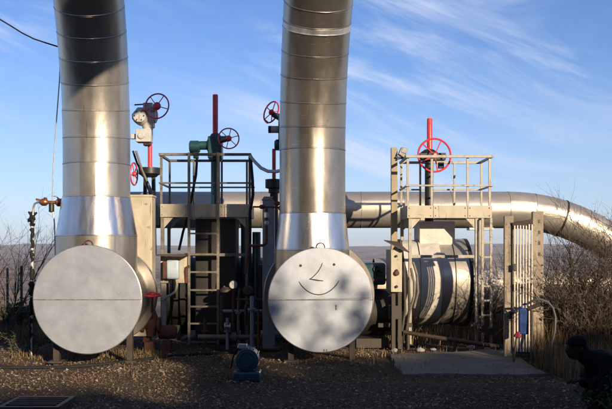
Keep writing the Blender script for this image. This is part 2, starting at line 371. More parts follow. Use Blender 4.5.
# ------------------------------------------------------------------ terrain
def h_noise(x, y):
    return (math.sin(x * 0.0021 + 1.3) * math.cos(y * 0.0017 + .4) + 0.5 * math.sin(x * 0.0052 + y * 0.003) + 0.25 * math.sin(x * 0.013 - y * 0.008 + 2))
def sm(a, b, t): t = min(1, max(0, (t - a) / (b - a))); return t * t * (3 - 2 * t)
def terrain(x, y):
    z = 0.0
    z -= 34 * sm(24, 330, y) + 1.2 * sm(19, 30, y)
    d = math.hypot(x, y)
    if y > 0:
        z += (62 + 11 * h_noise(x, y)) * sm(2200, 5200, d) * sm(0, 900, y) + 3.0 * h_noise(x * 3, y * 3) * sm(250, 900, y)
    if 6.5 < y < 24 and abs(x) < 14: z += 0.02 * math.sin(x * 2.1 + y) + 0.02 * math.sin(y * 1.7 - x * 0.8)
    z += 0.42 * sm(4.2, 6.5, x) * sm(9, 12, y) * (1 - sm(19, 25, y))
    return z
ys = [-60, -40, -25, -12, -4, 2] + [6 + 0.4 * i for i in range(46)] + [25, 27, 30, 35, 42, 55, 75, 100, 140, 200, 280, 380, 500, 650, 800, 1000, 1250, 1500, 1800, 2100, 2400, 2700, 3000, 3300, 3600, 3900, 4200, 4500, 4800, 5100, 5500]
tv = []; tf = []
nx = 96
for y in ys:
    half = max(30, abs(y) * 0.75 + 25)
    for i in range(nx + 1):
        q = (i / nx * 2 - 1); xx = half * (0.35 * q + 0.65 * q ** 3) if y < 60 else half * q
        tv.append((xx, y, terrain(xx, y)))
for j in range(len(ys) - 1):
    for i in range(nx):
        a = j * (nx + 1) + i; tf.append((a, a + 1, a + nx + 2, a + nx + 1))
g = raw('ground', np.array(tv), np.array(tf), 'ground', smooth=True); struct(g)

# unseen earth bank added behind the camera, shaped to shade foreground and block skylight
bv = []; bf = []
def crest(x):
    k = math.tan(R(SUN_EL)) / math.cos(R(SUN_AZ))
    tn = math.tan(R(SUN_AZ))
    # distance at which the shade ends on the ground, for rays through crest point x
    pts = [(-40, 40), (-8, 36), (4, 24), (9.5, 9.4), (14.3, 9.6), (14.65, 9.9), (14.85, 12.2), (15.4, 12.3), (15.7, 10.6), (16.3, 10.9), (16.6, 12.3), (17.5, 12.2), (19.5, 13.0), (21, 13.8), (27, 14.0), (33, 30), (41, 40)]
    for (xa, ya), (xb, yb) in zip(pts, pts[1:]):
        if xa <= x <= xb: yb_ = ya + (yb - ya) * (x - xa) / (xb - xa); break
    return k * (yb_ + 18) + 0.10 * math.sin(x * 3.1) + 0.07 * math.sin(x * 7.3 + 1)
xs = [-30 + i * 0.5 for i in range(141)]
prof = [(-14.5, 0.0), (-15.2, 0.25), (-16.4, 0.7), (-17.4, 0.95), (-18, 1.0), (-19, 0.99), (-24, 0.9), (-34, -0.02)]
for x in xs:
    c = crest(x)
    for (y, k) in prof: bv.append((x, y + 0.4 * math.sin(x * 0.7) * (0 if k in (1.0,) else 1), c * k if k != 0.0 else -0.1))
n8 = len(prof)
for i in range(len(xs) - 1):
    for j in range(n8 - 1):
        a = i * n8 + j; bf.append((a, a + 1, a + n8 + 1, a + n8))
M['bankearth'] = surf('earth_and_scrub', (0.10, 0.085, 0.05), (0.05, 0.05, 0.03), 0.95, 0, 1.2, bump=0.5, bscale=6)
bank = raw('shade_bank', np.array(bv), np.array(bf), 'bankearth', smooth=True); struct(bank)

# ------------------------------------------------------------------ sheet-metal cladding
NS = 72
def clad_segment(name, pts, r, parent, mat='clad', lap_at=0.0, seam=0.005, B=None):
    """a sheet-metal sleeve round a run of path points, lapped along one line, with a raised bead at its end"""
    ph = [rnd.uniform(0, 6.28) for _ in range(4)]; am = rnd.uniform(.5, 1.3)
    s_acc = [0.0]
    for a, b_ in zip(pts, pts[1:]): s_acc.append(s_acc[-1] + (b_[0] - a[0]).length)
    L = s_acc[-1]; rs = []
    for i, ((p, t), s_) in enumerate(zip(pts, s_acc)):
        e1 = B if B is not None else frame(t)[0]
        e2 = t.cross(e1).normalized()
        rr = r if not isinstance(r, tuple) else r[0] + (r[1] - r[0]) * s_ / L
        def ring(extra, off=0.0):
            o_ = []
            for j in range(NS):
                fr_ = ((j / NS) + lap_at) % 1.0
                an = 6.2832 * j / NS
                rad = rr + extra + 0.007 * fr_ + am * (.0022 * math.sin(4 * an + ph[0]) + .0014 * math.sin(7 * an + ph[1]) + .0008 * math.sin(13 * an + ph[2] + i * .2) + .0004 * math.sin(21 * an + ph[3]))
                o_.append(p + t * off + (e1 * math.cos(2 * math.pi * j / NS) + e2 * math.sin(2 * math.pi * j / NS)) * rad)
            return o_
        if i == 0:
            rs += [ring(-0.012), ring(seam * .2), ring(seam), ring(seam, 0.010), ring(0.0, 0.016)]
        elif i == len(pts) - 1:
            rs += [ring(0.0, -0.006), ring(-0.004, -0.002), ring(-0.014, -0.002)]
        else: rs.append(ring(0.0))
    m = MB(); m.rings(rs, cap=False)
    return m.build(name, mat, parent, sharp=28)
def sample(path, s0, s1, step=0.09):
    n = max(2, int(round((s1 - s0) / step)) + 1)
    return [path(s0 + (s1 - s0) * i / (n - 1)) for i in range(n)]

# ------------------------------------------------------------------ the two big upright pipes
YP, YD = 12.65, 11.85
ZB, RB = 2.95, 3.9
BEND = R(7)
def pipe_thing(px_axis, px_disc, py_disc, r_disc_px, y_cone_top, y_cone_bot, r_cone_bot_px, seams, label, face, wide_flange, legs):
    ax = X(px_axis, YP); rp = ln(32.6, YP)
    dx = X(px_disc, YD); dz = Z(py_disc, YD); rd = ln(r_disc_px, YD)
    t = thing('steam_pipe', label, 'pipe', (ax, YP, 0), 'tall clad steam pipes rising from capped drums')
    bend = BEND if face else R(4.5)
    dirv = Vector((math.sin(bend), -math.cos(bend), 0)); Bv = Vector((math.cos(bend), math.sin(bend), 0))
    zc0, zc1 = Z(y_cone_top, YP), Z(y_cone_bot, YP); rc = ln(r_cone_bot_px, YP)
    base = Vector((ax, YP, 0))
    RUN = 17.0
    def pth(z):   # z = arc length measured from the ground
        if z <= ZB: return base + Vector((0, 0, z)), Vector((0, 0, 1))
        s_ = z - ZB
        if s_ <= RB * math.pi / 2:
            a = s_ / RB
            return base + Vector((0, 0, ZB + RB * math.sin(a))) + dirv * (RB * (1 - math.cos(a))), (Vector((0, 0, math.cos(a))) + dirv * math.sin(a))
        s2 = s_ - RB * math.pi / 2
        if s2 <= RUN: return base + Vector((0, 0, ZB + RB)) + dirv * (RB + s2), dirv.copy()
        a = min((s2 - RUN) / RB, math.pi / 2)
        ex = max(0, s2 - RUN - RB * math.pi / 2)
        return base + dirv * (RB + RUN + RB * math.sin(a)) + Vector((0, 0, ZB + RB * math.cos(a) - ex)), (dirv * math.cos(a) + Vector((0, 0, -math.sin(a))))
    # seam arc lengths from the pixel rows where the photograph shows them
    def s_of_row(row):
        lo, hi = 1.5, 8.5
        for _ in range(40):
            mid = (lo + hi) / 2; q, tt = pth(mid)
            # nearest point of the ring
            e2 = tt.cross(Bv); nearp = q + (e2 if e2.y < 0 else -e2) * rp
            yy = CY - (nearp.z - EYE) / nearp.y * F
            if yy > row: lo = mid
            else: hi = mid
        return lo
    ss = sorted(s_of_row(r_) for r_ in seams)
    ss = [zc0] + [q for q in ss if q > zc0 + 0.1]
    lapb = rnd.random()
    for i, (a, b_) in enumerate(zip(ss, ss[1:])):
        mt = 'galvband' if face and abs((b_ - a)) < 0.12 else ('cladbrown' if face else 'clad')
        clad_segment('cladding_panel', sample(pth, a, b_), rp + (0.005 if mt == 'galvband' else 0.0), t, mt, lap_at=0.22 + 0.05 * (i % 2), B=Bv)
    s_end = ss[-1]; tot = ZB + RB * math.pi / 2 + RUN + RB * math.pi / 2 + ZB
    q = s_end
    while q < tot - 0.05:
        e = min(q + 0.42 + (0.9 if ZB + RB * 1.6 < q < ZB + RB * 1.57 + RUN - 1 else 0), tot)
        clad_segment('cladding_panel', sample(pth, q, e, 0.14), rp, t, 'cladbrown' if face else 'clad', lap_at=0.25, B=Bv); q = e
    # flared cone
    clad_segment('reducer_cone', [(Vector((ax, YP, zc1 + (zc0 - zc1) * k / 6)), Vector((0, 0, 1))) for k in range(7)], (rc, rp + 0.008), t, 'newsteel', lap_at=0.27, B=Bv)
    clad_segment('saddle', [(Vector((ax, YP, dz * 0.8 + (zc1 - dz * 0.8) * k / 6)), Vector((0, 0, 1))) for k in range(7)], rc, t, 'cladbrown' if face else 'clad', lap_at=0.3, B=Bv)
    # drum: axis along the view, capped by a big disc
    dr = rd - 0.13; Yb = 13.15
    m = MB(); m.lathe((dx, YD + 0.01, dz), (0, 1, 0), [(dr - .02, 0), (dr, 0.02), (dr, 0.33), (dr + .006, 0.335), (dr + .006, 0.36), (dr, 0.365), (dr, Yb - YD)], 64)
    m.build('drum', 'clad_dull', t)
    fl = wide_flange
    m = MB(); m.lathe((dx, Yb, dz), (0, 1, 0), [(fl - .01, 0), (fl, 0.012), (fl, 0.10), (fl - .01, 0.11)], 64); m.build('back_flange', 'clad', t)
    # cap: two half plates + rolled rim
    for sgn in (1, -1):
        m = MB(); poly = []
        for k in range(41):
            a = math.pi * k / 40
            poly.append((dx + rd * math.cos(a), YD, dz + 0.002 * sgn + sgn * rd * math.sin(a)))
        m.prism(poly, (0, -0.016 if sgn > 0 else -0.012, 0)); m.build('cap_plate', 'disc', t, bevel=0.003)
    m = MB(); m.lathe((dx, YD - 0.008, dz), (0, 1, 0), [(rd + .002, 0), (rd + .010, 0.004), (rd + .010, 0.055), (rd + .002, 0.06), (rd - .03, 0.06), (rd - .03, 0.02)], 72, cap=False); m.build('cap_rim', 'clad_dull', t)
    m = MB(); m.bar((dx - rd + .02, YD - 0.019, dz), (dx + rd - .02, YD - 0.019, dz + (0.03 if face else 0.0)), 0.004, 0.010); m.build('cap_seam', 'bead', t)
    m = MB(); m.torus((dx + 0.0, YD + 0.05, dz + rd + 0.012), (0, 1, 0), 0.058, 0.012, 24, 8, 0, math.pi * 2); m.build('lifting_ring', 'rust', t)
    for (px, yb_, YL) in legs:
        xx = X(px, YL); hz_ = math.sqrt(max(0.02, dr * dr - (xx - dx) ** 2)); top = dz - hz_ + .05
        m = MB(); m.box((xx, YL, top / 2 - .02), (0.085, 0.10, top + .04)); m.box((xx, YL, 0.015), (0.20, 0.2, 0.03)); m.build('support_leg', 'darkframe', t, bevel=.004)
    if face:
        f = Vector((dx, YD - 0.0175, dz)); k_ = YD / F
        def pp(px, py): return Vector((X(px, YD), YD - 0.0195, Z(py, YD)))
        def stroke(pts, wpx):
            m = MB(); pts = [pp(*q) for q in pts]; rs = []
            for i, p_ in enumerate(pts):
                tt = (pts[min(i + 1, len(pts) - 1)] - pts[max(0, i - 1)]).normalized(); nn = Vector((-tt.z, 0, tt.x))
                ww = ln(wpx, YD) / 2 * (0.55 if i in (0, len(pts) - 1) else 1)
                rs.append([p_ + nn * ww, p_ + nn * ww + Vector((0, .003, 0)), p_ - nn * ww + Vector((0, .003, 0)), p_ - nn * ww])
            m.rings(rs); return m
        sm_ = []
        for i in range(17):
            a = i / 16; px = 299 + a * 40; py = 280.5 + 13.6 * (1 - (2 * a - 1) ** 2) ** 0.85 + 1.0 * (1 - a)
            sm_.append((px, py))
        stroke(sm_, 0.95).build('drawn_mouth', 'ink', t)
        stroke([(322.5, 262.5), (321.3, 266), (318.8, 270.5), (315.5, 274.5), (311.5, 278), (309, 279.4)], 0.9).build('drawn_nose', 'ink', t)
        stroke([(309.5, 279.0), (313, 279.5), (318, 280.3), (323.3, 280.8)], 1.25).build('drawn_nose', 'ink', t)
        for e in ((300.6, 265.6), (334, 264.5)):
            m = MB(); m.lathe(pp(*e) + Vector((0, .003, 0)), (0, -1, 0), [(ln(1.35, YD), 0), (ln(1.35, YD), .003)], 16); m.build('drawn_eye', 'ink', t)
        # small latch below the seam
        m = MB(); m.box(pp(336.5, 307), (0.02, 0.012, 0.07)); m.build('latch', 'bead', t)
        m = MB(); m.box(pp(324.5, 350), (0.012, 0.012, 0.03)); m.box(pp(327, 350), (0.012, 0.012, 0.03)); m.build('drain_clip', 'bead', t)
    return t
pipe_thing(97, 87.5, 299.5, 54, 198, 236, 39.5, [162, 137, 111, 86, 63, 39.5, 16.7, -8], 'left steam pipe in sheet metal, plain round end cap, top in shadow', False, 0.735, [(57, 365, 12.1), (130, 366, 12.15)])
pipe_thing(312.5, 320.5, 300, 52, 214, 250, 37, [148, 127, 104, 80, 58, 36, 30, 13, -10], 'right steam pipe in sheet metal, end cap with a smiling face drawn on it', True, 0.86, [(291, 370, 12.2), (352, 368, 12.2)])

# ------------------------------------------------------------------ upper horizontal pipe, bending down on the right
YU = 17.6; ru = ln(18, YU); zu = Z(210, YU)
up = thing('horizontal_pipe', 'long clad pipe running level behind the platforms and bending down at right', 'pipe', (0, YU, 0))
xs0, xb = X(128, YU), X(507, YU); RU = 3.7
def upath(s):
    L0 = xb - xs0
    if s <= L0: return Vector((xs0 + s, YU, zu)), Vector((1, 0, 0))
    a = (s - L0) / RU; a2 = min(a, R(40))
    p = Vector((xb + RU * math.sin(a2), YU + 0.0, zu - RU * (1 - math.cos(a2)))); t_ = Vector((math.cos(a2), 0, -math.sin(a2)))
    if a > a2: p = p + t_ * (a - a2) * RU
    return p, t_
cuts = [0]
for px in (171, 222, 262, 300, 360.5, 403, 450, 507): cuts.append(X(px, YU) - xs0)
L0 = xb - xs0
cuts += [L0 + 0.52, L0 + 1.14, L0 + 1.38, L0 + 1.6, L0 + 2.0, L0 + 2.5, L0 + 3.1, L0 + 3.6, L0 + 4.1]
for i, (a, b_) in enumerate(zip(cuts, cuts[1:])):
    clad_segment('cladding_panel', sample(upath, a, b_, 0.12), ru, up, 'farclad', lap_at=0.5 + 0.03 * (i % 3), B=Vector((0, 1, 0)))
p_, t_ = upath(L0 + 1.12)
m = MB(); m.lathe(p_, t_, [(ru + .004, 0), (ru + .018, 0.004), (ru + .018, 0.034), (ru + .004, 0.038)], 48, cap=False); m.build('clamp_band', 'black', up)
# left end turns down behind the box
pts = [Vector((xs0 + .02 - 0.5 * math.sin(a), YU, zu - 0.5 * (1 - math.cos(a)))) for a in [R(15 * k) for k in range(7)]] + [Vector((xs0 - .48, YU, 0))]
m = MB(); m.path(pts, ru, 40); m.build('elbow', 'clad_dull', up)
for px in (203, 330, 480):
    m = MB(); m.box((X(px, YU), YU, (zu - ru) / 2), (0.12, 0.16, zu - ru + .02)); m.box((X(px, YU), YU, zu - ru - .02), (0.5, 0.3, 0.05)); m.build('support_post', 'galv', up, bevel=.005)

# ------------------------------------------------------------------ lower horizontal header on the right, with its lagged valve body
YH = 15.1; rh = 0.49; zh = Z(287, 14.7)
hd = thing('header_pipe', 'low clad pipe running right from the lagged valve behind the gate', 'pipe', (0, YH, 0))
hx = [1.2, 2.0, 2.7, 3.3, 3.95, 4.6, 5.25, 5.9, 6.55, 7.2, 7.85, 8.5]
for i, (a, b_) in enumerate(zip(hx, hx[1:])):
    clad_segment('cladding_panel', [(Vector((a + (b_ - a) * k / 3, YH, zh)), Vector((1, 0, 0))) for k in range(4)], rh, hd, 'farclad', lap_at=0.5, B=Vector((0, 1, 0)))
m = MB(); m.bar((2.9, YH - rh - .006, zh), (8.5, YH - rh - .006, zh), 0.006, 0.014); m.build('seam_strip', 'bead', hd)
for x in (3.6, 6.4):
    m = MB(); m.box((x, YH, (zh - rh) / 2 + .1), (0.25, 0.9, zh - rh + .25)); m.build('pipe_saddle', 'conc', hd, bevel=.01)
vb = thing('lagged_valve', 'bright metal lagged valve with red stem and big red handwheel in right platform', 'valve', (X(432, YH), YH, 0), 'handwheel valves')
rv = 0.745; zv = Z(284, 14.3)
xv = [X(404, YH - .6), X(420, YH - .6), X(441, YH - .6), X(455, YH - .6), X(469, YH - .6)]
for i, (a, b_) in enumerate(zip(xv, xv[1:])):
    clad_segment('lagging_panel', [(Vector((a + (b_ - a) * k / 3, YH, zv)), Vector((1, 0, 0))) for k in range(4)], rv + (0.02 if i % 2 else 0), vb, 'farclad' if i > 1 else 'oldwhite', lap_at=0.5, B=Vector((0, 1, 0)))
m = MB(); m.lathe((xv[-1], YH, zv), (1, 0, 0), [(rv - .1, 0), (rv + .03, 0.0), (rv + .03, 0.055), (rv - .1, 0.055)], 56); m.build('flange_ring', 'black', vb)
m = MB(); m.lathe((xv[-1] + .055, YH, zv), (1, 0, 0), [(rv - .05, 0), (rv - .05, 0.03), (rh + .01, 0.12)], 48); m.build('end_plate', 'clad_dull', vb)
m = MB(); m.lathe((xv[0] - .04, YH, zv), (1, 0, 0), [(rv - .1, 0), (rv + .02, 0.0), (rv + .02, 0.04), (rv - .1, 0.04)], 56); m.build('flange_ring', 'black', vb)
for k in range(10):
    a = math.pi * (0.55 + 0.9 * k / 9)
    c = Vector((xv[-1], YH + (rv + .005) * math.cos(a), zv + (rv + .005) * math.sin(a)))
    m = MB(); m.bar(c + Vector((-0.20, 0, 0)), c + Vector((0, 0, 0)), 0.02, 0.02); m.build('tie_bolt', 'black', vb)
# bonnet: upright white box the platform shades
m = MB(); m.span((X(419.5, 14.75), 14.75, zv + rv - 0.35), (X(455, 14.75), 15.5, 2.10)); m.build('bonnet_box', 'oldwhite', vb, bevel=.01)
cxv = X(429.5, 14.8)
m = MB(); m.tube((cxv, 14.85, 2.0), (cxv, 14.85, Z(153, 14.8)), ln(4.3, 14.8)); m.lathe((cxv, 14.85, Z(158, 14.8)), (0, 0, 1), [(.0, 0), (.15, 0.0), (.15, .1), (.08, .15)], 20)
m.box((X(432, 14.8), 14.8, Z(157, 14.8)), (ln(26, 14.8), .2, ln(7, 14.8))); m.box((X(440, 14.7), 14.6, Z(166, 14.7)), (.09, .12, .10)); m.build('yoke', 'black', vb, bevel=.006)
m = MB(); m.lathe((cxv + .01, 14.85, Z(155, 14.8)), (0, 0, 1), [(ln(2.7, 14.8), 0), (ln(2.7, 14.8), ln(36, 14.8)), (ln(2.2, 14.8), ln(37, 14.8))], 18); m.build('stem', 'red', vb)

def handwheel(parent, c, ax, Rw, spokes, rot=0.0, rim='red', rr=0.014, hub=0.045, hubmat='red', knob=False):
    c = Vector(c); ax = Vector(ax).normalized(); b, d = frame(ax)
    m = MB(); m.torus(c, ax, Rw, rr, 40, 8); wh = m.build('handwheel', rim, parent)
    m = MB(); m.lathe(c - ax * 0.03, ax, [(hub * .7, 0), (hub, .02), (hub, .045), (hub * .5, .08)], 18); m.build('hub', hubmat, wh)
    for k in range(spokes):
        a = rot + 2 * math.pi * k / spokes; e = b * math.cos(a) + d * math.sin(a)
        m = MB(); m.tube(c + e * hub * .6 + ax * .01, c + e * Rw, rr * .62, rr * .62, 8); m.build('spoke', 'red', wh)
    if knob:
        e = b * math.cos(rot) + d * math.sin(rot)
        m = MB(); m.tube(c + e * Rw, c + e * Rw + ax * 0.10 + e * .03, .016, .02, 10); m.build('crank_knob', 'red', wh)
    return wh
handwheel(vb, P(434.5, 155.2, 14.45), (0.10, -1, 0.05), ln(16.6, 14.45), 5, 0.5, 'red', ln(1.0, 14.4), 0.05)

# ------------------------------------------------------------------ platforms
def platform(x0, x1, yF, yB, zT, zBt, railz, midz, label, frontposts, rearposts, ladder, matdeck, matrail, legs_x, brace_row, open_front=()):
    t = thing('platform', label, 'platform', ((x0 + x1) / 2, yF, 0), 'steel access platforms with ladders')
    # fascia plates with joints
    nseg = 3; cuts_ = [x0, x0 + (x1 - x0) * .31, x0 + (x1 - x0) * .715, x1]
    for i, (a, b_) in enumerate(zip(cuts_, cuts_[1:])):
        m = MB(); m.span((a + .003, yF, zBt + (0.0 if i != 1 else .0)), (b_ - .003, yF + 0.012 + .003 * (i % 2), zT)); m.build('fascia_plate', matdeck, t, bevel=.003)
    b0 = None
    for x in [q + e for q in cuts_ for e in (-.04, .04) if x0 < q + e < x1]:
        for z in (zBt + .04, zT - .04):
            if b0 is None:
                m = MB(); m.lathe((x, yF, z), (0, -1, 0), [(.012, 0), (.012, .008), (.005, .012)], 6); b0 = m.build('bolt', 'bead', t); p0 = (x, z)
            else: copy_part(b0, (x - p0[0], 0, z - p0[1]), t)
    for x in (x0, x1):
        m = MB(); m.span((x - .006, yF + .02, zBt), (x + .006, yB, zT)); m.build('side_plate', matdeck, t, bevel=.003)
    m = MB(); m.span((x0 + .01, yB - .012, zBt), (x1 - .01, yB, zT)); m.build('rear_plate', matdeck, t)
    # open grating deck in two leaves either side of the valve stem
    xm = (x0 + x1) / 2
    m = MB()
    for k in range(13):
        y = yF + 0.05 + (yB - yF - .1) * k / 12
        m.span((x0 + .01, y, zT - .05), (x1 - .01, y + .008, zT - .012)) if not (0.3 < k / 12 < 0.75) else (m.span((x0 + .01, y, zT - .05), (xm - .16, y + .008, zT - .012)), m.span((xm + .16, y, zT - .05), (x1 - .01, y + .008, zT - .012)))
    m.build('deck_grating', 'galv', t)
    rt = ln(1.05, yF)
    for (nm, y, xa, xb_) in (('front', yF, x0, x1), ('rear', yB, x0, x1)):
        for zz, rr_ in ((railz, rt * 1.25), (midz, rt * .8)):
            m = MB(); m.bar((xa - .02, y, zz), (xb_ + .02, y, zz), rr_ * 2, rr_ * 2); m.build('rail', matrail, t, bevel=.003)
    for x in (x0, x1):
        for zz, rr_ in ((railz, rt * 1.1), (midz, rt * .8)):
            m = MB(); m.bar((x, yF + rr_ * 1.4, zz - .004), (x, yB - rr_ * 1.4, zz - .004), rr_ * 2, rr_ * 2); m.build('rail', matrail, t, bevel=.003)
    for x in frontposts:
        m = MB(); m.bar((x, yF + .03, zBt + .05), (x, yF + .03, railz - .01), rt * 2.3, rt * 1.6); m.build('rail_post', matrail, t, bevel=.003)
    for x in rearposts:
        m = MB(); m.bar((x, yB - .03, zBt + .05), (x, yB - .03, railz - .01), rt * 2, rt * 1.6); m.build('rail_post', matrail, t, bevel=.003)
    for (x, y, wdt) in legs_x:
        m = MB(); m.box((x, y, (zBt - .0) / 2), (wdt, .06, zBt)); m.box((x, y, .01), (wdt * 2.2, .16, .02)); m.build('leg', matrail, t, bevel=.004)
        sg = 1 if x < xm else -1
        m = MB(); m.prism([(x + sg * wdt / 2, y - .012, zBt), (x + sg * (wdt / 2 + .16), y - .012, zBt), (x + sg * wdt / 2, y - .012, zBt - .18)], (0, .02, 0)); m.build('gusset', matdeck, t)
    if brace_row:
        zb = Z(brace_row, yF); xl = sorted(q[0] for q in legs_x if q[1] < yF + .3)
        m = MB(); m.bar((xl[0], yF + .06, zb), (xl[-1], yF + .06, zb), .04, ln(3, yF)); m.build('brace', matrail, t, bevel=.003)
    if ladder:
        (xa, xb_, yl, ztop, rows) = ladder
        for x in (xa, xb_):
            m = MB(); m.bar((x, yl, 0.02), (x, yl, ztop), .045, .03, up=(0, 1, 0)); m.build('ladder_rail', matrail, t, bevel=.004)
        r0 = None
        for rw in rows:
            zz = Z(rw, yl)
            if r0 is None:
                m = MB(); m.bar((xa, yl, zz), (xb_, yl, zz), .025, .028); r0 = m.build('rung', matrail, t); z0 = zz
            else: copy_part(r0, (0, 0, zz - z0), t)
    return t
YF, YBk = 14.2, 15.2
zT, zBm = Z(205.5, YF), Z(218, YF)
pr = platform(X(407, YF), X(492, YF), YF, YBk, zT, zBm, Z(156.5, YF), Z(185.5, YF), 'right cream steel platform with railing around big red handwheel, fully sunlit', [X(p, YF) for p in (408, 432, 468, 490)], [X(p, YBk) for p in (401, 420, 454, 481)],
         (X(482.5, YF - .06), X(491, YF - .06), YF - .06, zBm - .005, [228 + 14.5 * k for k in range(8)]), 'cream', 'rail', [(X(410, YF + .05), YF + .05, ln(3.2, YF)), (X(476.5, YF + .05), YF + .05, ln(3.2, YF)), (X(402, YBk), YBk, ln(3.2, YBk)), (X(480, YBk), YBk, ln(2.4, YBk))], 256.5)
m = MB(); m.bar((X(470, YF), YF - .10, Z(324, YF)), (X(492, YF), YF - .10, Z(331, YF)), .05, .10); m.build('foot_plate', 'darkframe', pr)
pl = platform(X(160, YF), X(250, YF), YF, YBk, Z(204, YF), Z(217, YF), Z(154.5, YF), Z(183, YF), 'left steel platform with tall ladder around the dark teal valve', [X(p, YF) for p in (161, 249.5)], [X(p, YBk) for p in (170, 194, 222, 247)],
         (X(189, YF - .06), X(218, YF - .06), YF - .06, Z(153, YF), [218, 233.5, 254.5, 272, 290, 306.5, 323.5, 342]), 'cream', 'darkrail', [(X(162.5, YF + .05), YF + .05, ln(3.4, YF)), (X(247, YF + .05), YF + .05, ln(3.2, YF)), (X(169, YBk), YBk, ln(3, YBk)), (X(245, YBk), YBk, ln(3, YBk))], 254.8)

# ------------------------------------------------------------------ far-left valve: grey gearbox on red stem
YV = 16.5; xv_ = X(149.5, YV)
lv = thing('gearbox_valve', 'pale grey geared valve with red stem and handwheel beside the left pipe', 'valve', (xv_, YV, 0), 'handwheel valves')
m = MB(); m.lathe((xv_, YV, Z(177, YV)), (0, 0, 1), [(ln(7, YV), 0), (ln(8.5, YV), ln(1.5, YV)), (ln(11, YV), ln(3, YV)), (ln(11, YV), ln(9, YV)), (ln(6, YV), ln(9.2, YV))], 24); m.build('collar', 'black', lv)
for dxp in (-4, 4):
    m = MB(); m.bar((X(149.5 + dxp, YV), YV, Z(177, YV)), (X(149.5 + dxp * 1.3, YV), YV, 1.5), ln(3.2, YV), .1); m.build('yoke_leg', 'black', lv)
m = MB(); m.tube((xv_ + .01, YV, Z(168, YV)), (xv_ + .01, YV, Z(143, YV)), ln(2.2, YV)); m.build('stem', 'red', lv)
m = MB(); gx = X(146, YV)
m.lathe((X(138, YV), YV, Z(116, YV)), (1, 0, 0), [(ln(7, YV), -.03), (ln(8.5, YV), 0), (ln(8.5, YV), ln(6, YV)), (ln(9.6, YV), ln(6.5, YV)), (ln(9.6, YV), ln(13, YV)), (ln(8, YV), ln(14, YV)), (ln(7, YV), ln(18, YV)), (ln(4, YV), ln(19.5, YV))], 22); m.box((X(149, YV), YV - .05, Z(108, YV)), (ln(9, YV), .2, ln(8, YV))); m.box((X(150, YV), YV, Z(123, YV)), (ln(8, YV), .22, ln(9, YV))); m.lathe((X(142, YV), YV - .28, Z(118, YV)), (0, 1, 0), [(ln(6, YV), 0), (ln(6.5, YV), .02), (ln(6.5, YV), .06), (ln(8, YV), .1), (ln(8, YV), .3)], 20)
m.lathe((X(148, YV), YV, Z(131, YV)), (0, 0, 1), [(ln(4.5, YV), 0), (ln(5.5, YV), .06), (ln(7, YV), .15)], 18)
m.lathe((X(136, YV), YV, Z(116, YV)), (1, 0, 0), [(ln(4, YV), -.02), (ln(5, YV), .02), (ln(5, YV), .12)], 18)
m.build('gearbox', 'greypaint', lv)
for k in range(6):
    a = k * math.pi / 3; c = Vector((X(142, YV) + .09 * math.cos(a), YV - .285, Z(118, YV) + .09 * math.sin(a)))
    m = MB(); m.lathe(c, (0, -1, 0), [(.013, 0), (.013, .012)], 6); m.build('bolt', 'black', lv)
m = MB(); m.lathe((X(133, YV), YV - .05, Z(117, YV)), (1, 0, 0), [(ln(3.2, YV), 0), (ln(3.2, YV), .05)], 14); m.build('end_cap', 'black', lv)
m = MB(); m.box((X(145, YV), YV - .06, Z(136.5, YV)), (ln(15, YV), .26, ln(13, YV))); m.box((X(134.5, YV), YV - .06, Z(137, YV)), (ln(6, YV), .1, ln(5, YV))); m.lathe((X(143, YV), YV - .22, Z(137, YV)), (0, 1, 0), [(ln(3.2, YV), 0), (ln(3.6, YV), .04)], 14); m.build('limit_switch', 'greypaint', lv, bevel=.012)
m = MB(); m.box((X(148, YV), YV - .05, Z(144.5, YV)), (ln(7, YV), .18, ln(3.5, YV))); m.build('stem_bush', 'black', lv, bevel=.006)
m = MB(); m.tube((X(135.5, YV), YV - .1, Z(105.8, YV)), (X(148, YV), YV - .1, Z(105, YV)), .014); m.build('lever', 'black', lv)
handwheel(lv, P(157, 106.2, YV - .25), (-0.25, -1, 0.10), ln(12.6, YV - .25), 5, 0.35, 'red', ln(0.75, YV), .078, 'red', True)
m = MB(); m.tube(P(157, 106.2, YV - .22), P(151, 112, YV), .05, .07, 12); m.build('input_shaft', 'greypaint', lv)
# second handwheel seen edge on, lower down
handwheel(lv, P(134, 174, YV - .1), (1, -0.12, 0), ln(11, YV), 5, 0.2, 'red', ln(0.8, YV), .05)
m = MB(); m.path([P(133, 151, YV - .15), P(137, 163, YV - .2), P(146, 181, YV - .2), P(152, 200, YV - .2)], .02, 8); m.build('cable', 'rubber', lv)
m = MB(); m.path([P(136, 151, YV - .3), P(142, 170, YV - .35), P(151, 190, YV - .4), P(157, 208, YV - .4), P(158, 225, YV - .4)], .022, 8); m.build('conduit', 'darkrail', lv)

# cream insulation box behind the left drum
ib = thing('insulation_box', 'tall cream sheet box standing behind the left drum', 'box', (X(120, 13.5), 13.5, 0))
xr = X(152, 13.3); xl = xr - 1.15
m = MB(); m.span((xl, 13.3, 0.25), (xr, 13.62, Z(195.5, 13.3))); m.build('casing', 'cream', ib, bevel=.012)
m = MB(); m.span((xl - .012, 13.285, Z(195.5, 13.3) - .02), (xr + .012, 13.635, Z(195.5, 13.3) + .012)); m.build('lid', 'cream', ib, bevel=.004)
for x in (xl + .1, xr - .1):
    m = MB(); m.box((x, 13.46, .125), (.1, .2, .25)); m.build('foot', 'rust', ib)

